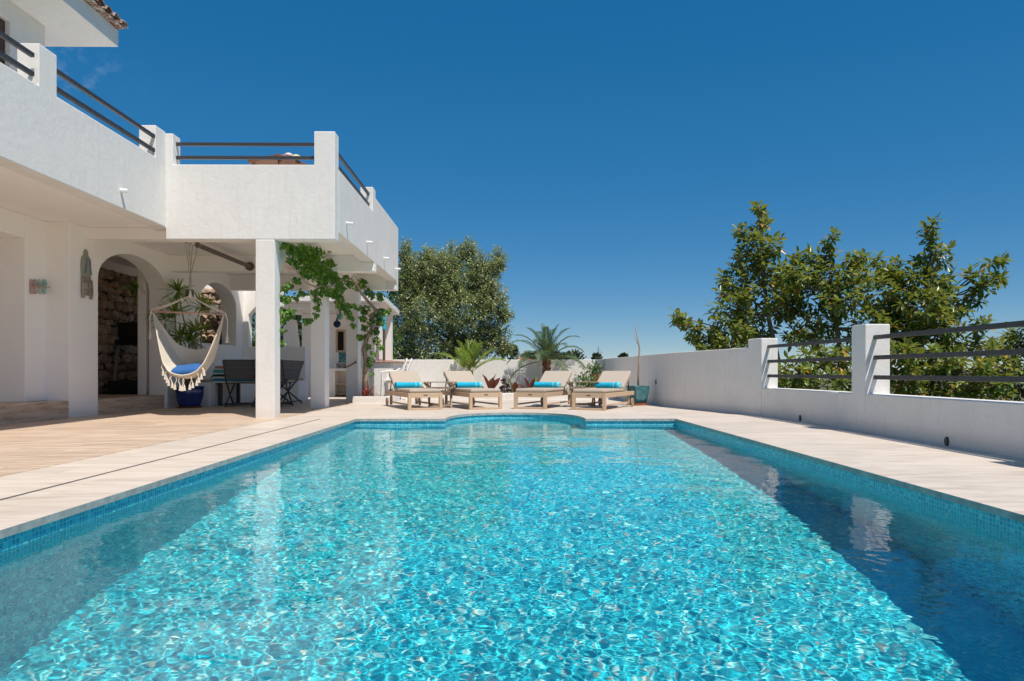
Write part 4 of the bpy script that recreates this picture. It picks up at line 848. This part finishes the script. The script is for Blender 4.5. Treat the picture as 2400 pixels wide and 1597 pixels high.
for j, y in enumerate(ysr):
    for i, x in enumerate(xs):
        ox = max(tx0-x, 0, x-tx1); oy = max(ty0-y, 0, y-ty1); cxp = min(max(x, tx0), tx1); cyp = min(max(y, ty0), ty1); z = tz
        px_, py_ = cxp, cyp; d = max(ox, oy) if (ox == 0 or oy == 0) else math.hypot(ox, oy); z = tz - d if d > 0 else tz
        sgx = -1 if x < tx0 else 1; sgy = -1 if y < ty0 else 1; wv_ = .018*math.sin((x if oy > 0 else y)*13+1)*min(1, d*4)
        if oy > 0: py_ = cyp + sgy*(.012 + wv_ + .02*d)
        if ox > 0: px_ = cxp + sgx*(.012 + .02*d + (.015*math.sin(y*15))*min(1, d*4))
        if ox > 0 and oy > 0: px_ += sgx*ox*.25; py_ += sgy*oy*.25
        grid[i, j] = (bm_.verts.new((px_, py_, z)), (x, y))
for j in range(NY):
    for i in range(NX):
        q = [grid[i,j], grid[i+1,j], grid[i+1,j+1], grid[i,j+1]]; f = bm_.faces.new([a[0] for a in q]); f.smooth = True
        for lp, a in zip(f.loops, q): lp[uvl].uv = (a[1][0], a[1][1]-ty0+dr)
me = bpy.data.meshes.new('tablecloth'); bm_.to_mesh(me); bm_.free(); me.materials.append(STR.m); o = bpy.data.objects.new('tablecloth', me); COL.objects.link(o); tag(o, 'turquoise, white, black and brown striped cloth hanging over the dining table', 'tablecloth')
m = MB(); c0 = (-5.5, 15.0)
m.lathe([(0,0),(.16,0),(.22,.035),(.21,.035),(.15,.008),(0,.008)], (*c0, tz+.003), 24); t = empty('fruit_bowl', (*c0, tz), 'low brown bowl of dried pods in the middle of the striped tablecloth', 'bowl'); m.build('bowl', TEAK_GREY, t)
m = MB()
for k in range(40): a = random.random()*6.28; r = .17*math.sqrt(random.random()); m.lathe([(0,-.02),(.02,-.008),(.022,.006),(0,.02)], (c0[0]+r*math.cos(a), c0[1]+r*math.sin(a), tz+.035+jit(.012)), 7)
m.build('dried_pods', simple('brown_pods', (.14,.05,.03), .8, .4, 20), t)
MESHF = simple('charcoal_mesh_fabric', (.115,.115,.12), .85, .1, 120, .2)
def make_chair():
    t = empty('folding_chair', (0,0,0)); b = lambda m, n, mat=BLACKM, bev=.003: m.build(n, mat, t, bevel=bev)
    w_ = .30
    for s in (-1, 1):
        x = s*w_
        b(LMB().tube([(x, -.36, .95), (x, -.30, .80), (x, -.22, .55), (x, .0, .28), (x, .26, 0)], .017, 8), 'back_leg', bev=0)
        b(LMB().tube([(x*.9, .24, .49), (x*.9, .0, .28), (x*.9, -.34, 0)], .016, 8), 'front_leg', bev=0)
    b(LMB().box(-.27,.27,-.2,.26,.478,.492), 'seat', MESHF)
    b(LMB().bar((-.27,-.21,.485),(.27,-.21,.485),.025,.025).bar((-.27,.26,.485),(.27,.26,.485),.025,.025), 'seat_frame')
    m = LMB(); n = 8
    for k in range(n+1):
        f = k/n; m.v += [(-.285, -.23-.13*f, .56+.39*f), (.285, -.23-.13*f, .56+.39*f)]
    V0 = len(m.v)
    for k in range(n+1):
        f = k/n; m.v += [(-.285, -.238-.13*f, .558+.39*f), (.285, -.238-.13*f, .558+.39*f)]
    for k in range(n): a = k*2; m.f += [(a, a+1, a+3, a+2), (V0+a, V0+a+2, V0+a+3, V0+a+1)]
    b(m, 'backrest', MESHF, 0)
    m = LMB()
    for f in (.36, .62): m.bar((-.285, -.241-.13*f, .56+.39*f), (.285, -.241-.13*f, .56+.39*f), .008, .006)
    b(m, 'backrest_seams', simple('pale_grey_seam', (.22,.22,.22), .8), 0)
    b(LMB().bar((-.29,-.31,.06),(.29,-.31,.06),.02,.03), 'foot_bar'); b(LMB().bar((-.3,.22,.05),(.3,.22,.05),.02,.03), 'foot_bar')
    b(LMB().bar((-.3,-.362,.955),(.3,-.362,.955),.02,.02), 'top_rail')
    return t
c0_ = make_chair(); CH = [(-5.47, 14.28, 3, 'black folding chair with its back to the pool, left of the front white column'), (-4.82, 14.2, -2, 'black folding chair half hidden behind the front white column'), (-5.07, 14.75, 80, 'black folding chair seen side-on right of the front column, the nearer one'), (-5.02, 15.36, 84, 'black folding chair seen side-on right of the front column, the farther one')]
for i, (x, y, a, lb) in enumerate(CH):
    o = c0_ if i == 0 else copy_tree(c0_); o.location = (x, y, .005); o.rotation_euler.z = R(a); tag(o, lb, 'chair', 'black folding chairs round the dining table')

# ------------------------------------------------------------------ things on the villa walls
def wx(Y): return XW(Y) + .004
t = empty('wall_mask', (XW(10.95), 10.95, 2.2), 'long carved grey and turquoise figure head hung on the left wall pier', 'wall carving')
CARV = NM('worn_painted_carving'); p_ = CARV.coord(); sp = CARV.n('SeparateXYZ'); CARV.l(p_, sp.inputs[0])
CARV.col(CARV.mix(CARV.ramp(CARV.noise(p_, 22, 6, .7), [(.4, (0,0,0)), (.62, (1,1,1))]), (.26,.31,.28), (.36,.27,.20))).set(Roughness=.9); CARV.bump(CARV.noise(p_, 60, 5, .8), .8, .006)
CARV2 = simple('worn_grey_carving', (.32,.28,.24), .9, .35, 20, .8)
zT, zB = at(203, 581, 10.95).z, at(203, 702, 10.95).z; hh = zT - zB; yc = 11.07
def relief(prof, mat, nm, dep=.05):
    m = MB(); n = 12
    for f, hw in prof:
        for k in range(n+1):
            a = math.pi*k/n; m.v.append((wx(yc) + dep*math.sin(a)*min(1, hw*6), yc - hw*math.cos(a), zB + hh*f))
    for i in range(len(prof)-1):
        for k in range(n): a = i*(n+1)+k; m.f.append((a, a+1, a+n+2, a+n+1))
    for i in (0, len(prof)-1): m.f.append(tuple(i*(n+1)+k for k in range(n+1)))
    return part(m, nm, mat, 0, t, True)
K = .97
relief([(.36,.12),(.40,.125),(.5,.125),(.6,.132),(.72,.132),(.80,.12),(.86,.085),(.875,.06),(.94,.06),(.98,.04),(1,.0)], CARV.m, 'headdress'); 
relief([(.09,.07),(.12,.11),(.2,.115),(.3,.12),(.44,.13)], CARV2, 'carved_face', .06)
m = MB(); X_ = wx(yc)+.055
m.lathe([(0,-.03),(.018,-.02),(.02,.03),(.008,.09),(0,.1)], (X_, yc+.005, zB+hh*.27), 10)                       # nose
m.lathe([(0,-.012),(.032,0),(0,.012)], (X_, yc, zB+hh*.19), 10); m.lathe([(0,-.02),(.04,0),(0,.03)], (X_-.01, yc, zB+hh*.12), 10)
for s in (-1, 1):
    m.tube([(X_, yc+s*.015, zB+hh*.365), (X_+.004, yc+s*.045, zB+hh*.385), (X_-.01, yc+s*.08, zB+hh*.36)], .007, 6); m.lathe([(0,-.01),(.02,0),(0,.01)], (X_-.002, yc+s*.045, zB+hh*.335), 10)
    m.tube([(X_-.03, yc+s*.11, zB+hh*.40), (X_-.025, yc+s*.12, zB+hh*.2), (X_-.03, yc+s*.105, zB+hh*.03)], [.018,.02,.026], 8)
part(m, 'face_features', CARV2, 0, t, True)
BLU = simple('faded_blue_paint', (.13,.20,.26), .9, .3, 30)
for pts in (((.035,.82),(-.07,.52)), ((-.03,.80),(.075,.50))): part(MB().tube([(wx(yc)+.043, yc+(-pts[0][0]), zB+hh*pts[0][1]), (wx(yc)+.036, yc+pts[1][0], zB+hh*pts[1][1])], [.008,.018], 6), 'painted_band', BLU, 0, t)
t = empty('hook_rack', (-7.15, 10.42, 1.95), 'pastel row of four little sandals with pegs on the left wall', 'wall hook')
for k, (px, c_) in enumerate(((78,(.50,.33,.33)),(87,(.48,.35,.34)),(98,(.38,.50,.47)),(108,(.32,.48,.43)))):
    Yk = 7.15*F/(1187-px); zt, zb = at(px, 655, Yk).z, at(px, 690, Yk).z; hw = .033
    pts = [(Yk+hw*math.cos(a)*(1 if True else 1), (zt-hw if math.sin(a) > 0 else zb+hw) + hw*math.sin(a)) for a in np.linspace(0, 6.283, 25)[:-1]]
    part(MB().prism([pts], lambda u,v,t_: (-7.147+t_, u, v), 0, .022), 'sandal', simple('pastel_sandal_%d' % k, c_, .7, .15, 20), .003, t)
    part(MB().tube([(-7.122, Yk-.025, zt-.09), (-7.10, Yk, zt-.055), (-7.122, Yk+.025, zt-.09)], .006, 6), 'strap', simple('pastel_strap_%d' % k, tuple(x*.8 for x in c_), .7), 0, t)
    part(MB().tube([(-7.125, Yk, zb+.10), (-7.05, Yk, zb+.11)], .008, 8), 'peg', TEAK, 0, t)
o = part(MB().box(-.06,.06,-.06,.06,-.09,.09), 'wall_speaker', BLACKM, .01, None); o.location = (XW(14.38)+.07, 14.38, 2.36); tag(o, 'small black loudspeaker on the wall behind the hammock ropes', 'speaker')
# treadmill in the stone room
GYM = simple('black_gym_plastic', (.012,.012,.013), .35, .2, 12); SIL = simple('silver_tube', (.35,.38,.42), .3, .1, 10, metallic=.8)
tm_ = empty('treadmill', (-7.75, 14.0, .26), 'black treadmill with silver uprights in the dark stone room behind the big arch', 'treadmill')
Mt = Matrix.Translation((-7.82, 14.35, .262)) @ Matrix.Rotation(R(12), 4, 'Z') @ Matrix.Scale(.95, 4)
part(MB().box(-.4,.4,-.35,.25,.0,.30,Mt), 'motor_hood', GYM, .03, tm_); part(MB().box(-.38,.38,.2,1.7,.04,.14,Mt), 'deck', GYM, .01, tm_)
for x in (-.36, .36): part(MB().bar(Mt @ Vector((x,-.1,.1)), Mt @ Vector((x,.25,1.15)), .05, .08), 'upright', SIL, .005, tm_)
for x in (-.36, .36): part(MB().bar(Mt @ Vector((x,.2,.98)), Mt @ Vector((x,.6,.95)), .045, .045), 'handrail', GYM, .01, tm_)
part(MB().box(-.42,.42,.12,.42,1.08,1.2,Mt), 'console_base', GYM, .03, tm_); part(MB().box(-.34,.34,-.02,.03,0,.42, Mt @ Matrix.Translation((0,.2,1.17)) @ Matrix.Rotation(R(14),4,'X')), 'console_screen', GYM, .015, tm_)
part(MB().box(.22,.27,-.028,-.022,.17,.22, Mt @ Matrix.Translation((0,.2,1.17)) @ Matrix.Rotation(R(14),4,'X')), 'sticker', WHITEP, 0, tm_)
# framed picture seen through the second arch
pc = at(501, 724, 17.3); t = empty('framed_picture', tuple(pc), 'small framed picture on the stone wall seen through the smaller arch', 'picture')
part(MB().box(pc.x-.15, pc.x+.15, 17.30, 17.33, pc.z-.13, pc.z+.13), 'frame', BLACKM, .004, t); part(MB().box(pc.x-.125, pc.x+.125, 17.292, 17.298, pc.z-.105, pc.z+.105), 'print', simple('faded_print', (.24,.23,.20), .6, .5, 14), 0, t)
def stone_end():
    m = MB()
    bm = bmesh.new(); lay = bm.verts.layers.float.new('rnd'); z = .26
    while z < 2.86:
        hgt = random.uniform(.12, .24); x = -8.35
        while x < -7.0:
            wd = random.uniform(.14, .36); rv = random.random(); M = Matrix.Translation((x+wd/2, 17.55+jit(.04), min(z+hgt/2, 2.8))) @ Matrix.Rotation(jit(.3), 4, 'Y') @ Matrix.Diagonal((wd*.56, .10+jit(.03), hgt*.56, 1))
            for v in bmesh.ops.create_icosphere(bm, subdivisions=1, radius=1.08, matrix=M)['verts']:
                d = v.co - M.translation; v.co = M.translation + d*(1 + .22*math.sin(v.co.x*31+rv*9)*math.cos(v.co.z*37+rv*20) + jit(.17)); v[lay] = rv
            x += wd*.98
        z += hgt*.93
    me = bpy.data.meshes.new('stone_wall'); bm.to_mesh(me); bm.free(); me.materials.append(STONE.m); o = bpy.data.objects.new('stone_wall', me); COL.objects.link(o); o.parent = villa; o.matrix_parent_inverse = Matrix.Translation(villa.location).inverted()
stone_end()

# ------------------------------------------------------------------ outdoor kitchen behind the arcade
kt = empty('outdoor_kitchen', (-4.6, 19.4, 0), 'small white open-air kitchen pavilion with a flat roof behind the arcade', 'kitchen pavilion')
k_ = lambda m, n, mat=STUCCO, bev=.008: part(m, n, mat, bev, kt)
m = MB(); m.add([(-7.3,18.2,2.60),(-3.24,18.2,2.60),(-3.24,20.7,2.44),(-7.3,20.7,2.44),(-7.3,18.2,2.74),(-3.24,18.2,2.74),(-3.24,20.7,2.58),(-7.3,20.7,2.58)], [(0,3,2,1),(4,5,6,7),(0,1,5,4),(1,2,6,5),(2,3,7,6),(3,0,4,7)]); k_(m, 'roof')
k_(MB().box(-7.2,-3.55,18.55,18.7,2.44,2.572), 'header', STUCCO_LIFT)
k_(MB().box(-6.1,-3.75,20.4,20.6,-.01,2.45), 'back_wall', STUCCO_LIFT); k_(MB().box(-3.58,-3.34,19.85,20.1,1.05,2.49), 'post'); k_(MB().box(-3.58,-3.34,18.56,18.7,1.05,2.43), 'post')
k_(MB().box(-3.6,-2.98,17.95,20.38,-.01,.965), 'bar_counter'); k_(MB().box(-3.68,-2.88,17.88,20.39,.967,1.012), 'counter_top', simple('pink_terracotta_tile', (.48,.29,.22), .6, .15, 8))
k_(MB().box(-5.7,-3.62,19.85,20.39,.75,.82), 'worktop', STUCCO_LIFT); k_(MB().box(-5.7,-4.98,19.87,20.39,-.01,.748), 'base_unit', STUCCO_LIFT); k_(MB().box(-4.3,-3.62,19.87,20.39,-.01,.748), 'base_unit', STUCCO_LIFT)
k_(MB().box(-4.975,-4.305,19.9,20.38,.35,.385), 'shelf', TEAK)
k_(MB().box(-4.975,-4.305,19.9,20.38,.05,.08), 'shelf', TEAK)
TILEP = NM('blue_green_picture_tile'); vv = TILEP.coord(scale=(7,7,7)); vo = TILEP.t.nodes.new('ShaderNodeTexVoronoi'); TILEP.l(vv, vo.inputs['Vector'])
TILEP.col(TILEP.ramp(vo.outputs['Color'], [(0, (.02,.16,.22)), (.35, (.03,.28,.34)), (.55, (.20,.40,.10)), (.7, (.02,.10,.30)), (.9, (.6,.62,.55))], 'CONSTANT')).set(Roughness=.3)
k_(MB().box(-5.0,-4.55,20.385,20.398,1.0,1.30), 'splash_tiles', TILEP.m, 0)
t = empty('wall_mirror', (-4.95, 20.35, 1.6), 'tall wood framed dark mirror on the kitchen back wall', 'mirror'); a0, a1 = at(787, 826, 20.36), at(810, 773, 20.36)
part(MB().box(a0.x,a0.x+.055,20.35,20.395,a0.z,a1.z).box(a1.x-.055,a1.x,20.35,20.395,a0.z,a1.z).box(a0.x+.055,a1.x-.055,20.35,20.395,a0.z,a0.z+.055).box(a0.x+.055,a1.x-.055,20.35,20.395,a1.z-.055,a1.z), 'frame', TEAK, .004, t)
DM = NM('dark_mirror_glass'); DM.col((.02,.02,.022)).set(Roughness=.06); part(MB().box(a0.x+.05,a1.x-.05,20.37,20.38,a0.z+.05,a1.z-.05), 'glass', DM.m, 0, t)
for px, lb in ((795, 'small silver radio with a round dial, left one on the kitchen worktop'), (808, 'small silver kitchen machine, right one on the worktop')):
    c = at(px, 862, 20.0); t = empty('radio', (c.x, 20, .82), lb, 'radio', 'silver appliances on the worktop'); SV = simple('brushed_silver_case', (.42,.41,.39), .35, .1, 10, metallic=.5)
    part(MB().box(c.x-.075,c.x+.075,19.92,20.06,.822,.99), 'case', SV, .01, t); part(MB().tube([(c.x,19.905,.90),(c.x,19.918,.90)], .048, 16), 'dial', BLACKM, 0, t); part(MB().tube([(c.x,19.898,.90),(c.x,19.904,.90)], .02, 12), 'knob', SV, 0, t)
t = empty('barbecue', (-6.05, 19.1, 0), 'white masonry barbecue with a tapering chimney hood behind the low wall', 'barbecue')
part(MB().box(-6.5,-5.75,18.85,19.3,-.01,1.40), 'body', STUCCO, .01, t); part(MB().prism([[(-6.16,1.402),(-5.80,1.402),(-5.89,2.17),(-6.16,2.17)]], lambda u,v,t_: (u,t_,v), 18.9, 19.25), 'hood', STUCCO, .01, t)
for px, py, r, Y, c_, lb in ((790,760,.082,15.4,(.01,.03,.09),'round dark blue glass pendant lamp hanging under the vine'),(797,742,.062,15.6,(.20,.50,.36),'pale green glass pendant lamp hanging beside the dark blue one')):
    c = at(px, py, Y); t = empty('pendant_lamp', tuple(c), lb, 'lamp', 'coloured glass pendant lamps'); gl = NM('lamp_glass_%d' % px); gl.col(c_).set(Roughness=.08, Transmission_Weight=.45, IOR=1.3)
    pr = [(.015, r*1.15), (.02, r*1.0)] + [(r*math.cos(a), r*math.sin(a)*(1.25 if px == 797 else 1)) for a in np.linspace(R(72), R(-90), 14)]; part(MB().lathe(pr, c, 20), 'glass_shade', gl.m, 0, t, True)
    part(MB().tube([c + Vector((0,0,r)), Vector((c.x, c.y, 3.06))], .006, 5), 'cord', BLACKM, 0, t); part(MB().lathe([(0,.05),(.022,.045),(.022,0),(0,0)], c + Vector((0,0,r*1.1)), 10), 'lamp_cap', BLACKM, 0, t)
a0, a1 = at(806, 863, 16.5), at(833, 850, 16.4); o = part(MB().tube([a0, a0.lerp(a1, .5)+Vector((0,0,-.01)), a1], [.014,.018,.02], 7).tube([a1+Vector((-.03,0,-.02)), a1+Vector((.02,0,.02))], [.02,.035], 8), 'driftwood_branch', BARK, 0, None); tag(o, 'crooked driftwood branch fixed across the last white column', 'branch')
a0 = at(896, 845, 17.95); t = empty('teal_topped_pole', (a0.x, 18.2, 1.02), 'thin dark pole wrapped in teal at its top, on the bar counter', 'parasol');  # only a dark pole with a teal top, not identified as a parasol
part(MB().tube([(a0.x,18.2,1.013),(a0.x,18.2,2.2)], .035, 10), 'pole', simple('dark_pole_wood', (.09,.065,.05), .7), 0, t); part(MB().tube([(a0.x,18.2,1.85),(a0.x,18.2,2.3)], [.05,.03], 10), 'teal_top', TOWEL, 0, t)
for px, lb in ((878, 'small dark framed sign on the kitchen wall behind the vine'),):
    c = at(px, 772, 18.5); part(MB().box(c.x-.09,c.x+.09,18.52,18.545,c.z-.06,c.z+.06), 'wall_sign', BLACKM, .003, None); tag(bpy.data.objects['wall_sign'], lb, 'sign')

# ------------------------------------------------------------------ wooden table on the roof terrace
t = empty('terrace_table', (-3.6, 12.3, 3.2), 'brown slatted wooden table glimpsed behind the upper railing', 'table')
SLW = teak('warm_brown_slats', (.30,.13,.06), (.18,.075,.035)); cT = Vector((-3.86+.5*(-.88*.75+.48*.95), 11.6+.5*(.48*.75+.88*.95), 4.40)); Mq = Matrix.Translation(cT) @ Matrix.Rotation(math.atan2(.88,.48)+R(90), 4, 'Z') @ Matrix.Diagonal((.75,.95,1,1))
m = MB()
for i in range(13): m.box(-.46+i*.071, -.41+i*.071, -.44, .44, -.01, .015, Mq)
part(m, 'slats', SLW, 0, t)
m = MB(); m.box(-.5,.5,-.5,-.45,-.03,.02,Mq).box(-.5,.5,.45,.5,-.03,.02,Mq).box(-.5,-.462,-.449,.449,-.03,.02,Mq).box(.462,.5,-.449,.449,-.03,.02,Mq); part(m, 'frame', SLW, .004, t)
for x, y in ((-.42,-.42),(.42,-.42),(-.42,.42),(.42,.42)): part(MB().bar(Mq @ Vector((x,y,-.03)), (Mq @ Vector((x,y,0))).xy.to_3d() + Vector((0,0,3.204)), .05, .05), 'leg', SLW, .003, t)
for k, (dx, dz, s_, c_, lb) in enumerate(((-.12,.05,.06,(.60,.20,.20),'pink and cream fruit on the upper terrace table'),(-.02,.07,.07,(.75,.62,.60),'pale wrapped bundle in the middle of the upper terrace table'),(.10,.05,.075,(.74,.66,.36),'pale yellow rounded bundle on the upper terrace table'),(.30,.02,.05,(.62,.34,.14),'small orange bundle at the right of the upper terrace table'))):
    mm = MB().lathe([(0,-s_*.6),(s_*.8,-s_*.5),(s_*1.1,-s_*.1),(s_*.9,s_*.35),(s_*.4,s_*.6),(0,s_*.62)], (-3.78+dx*1.0, 11.95+jit(.04), 4.425+dz), 14); tag(mm.build('cloth_bundle', simple('bundle_%d' % k, c_, .9, .2, 20), smooth=True), lb, 'bundle', 'bundles on the terrace table')
print('TIME all')
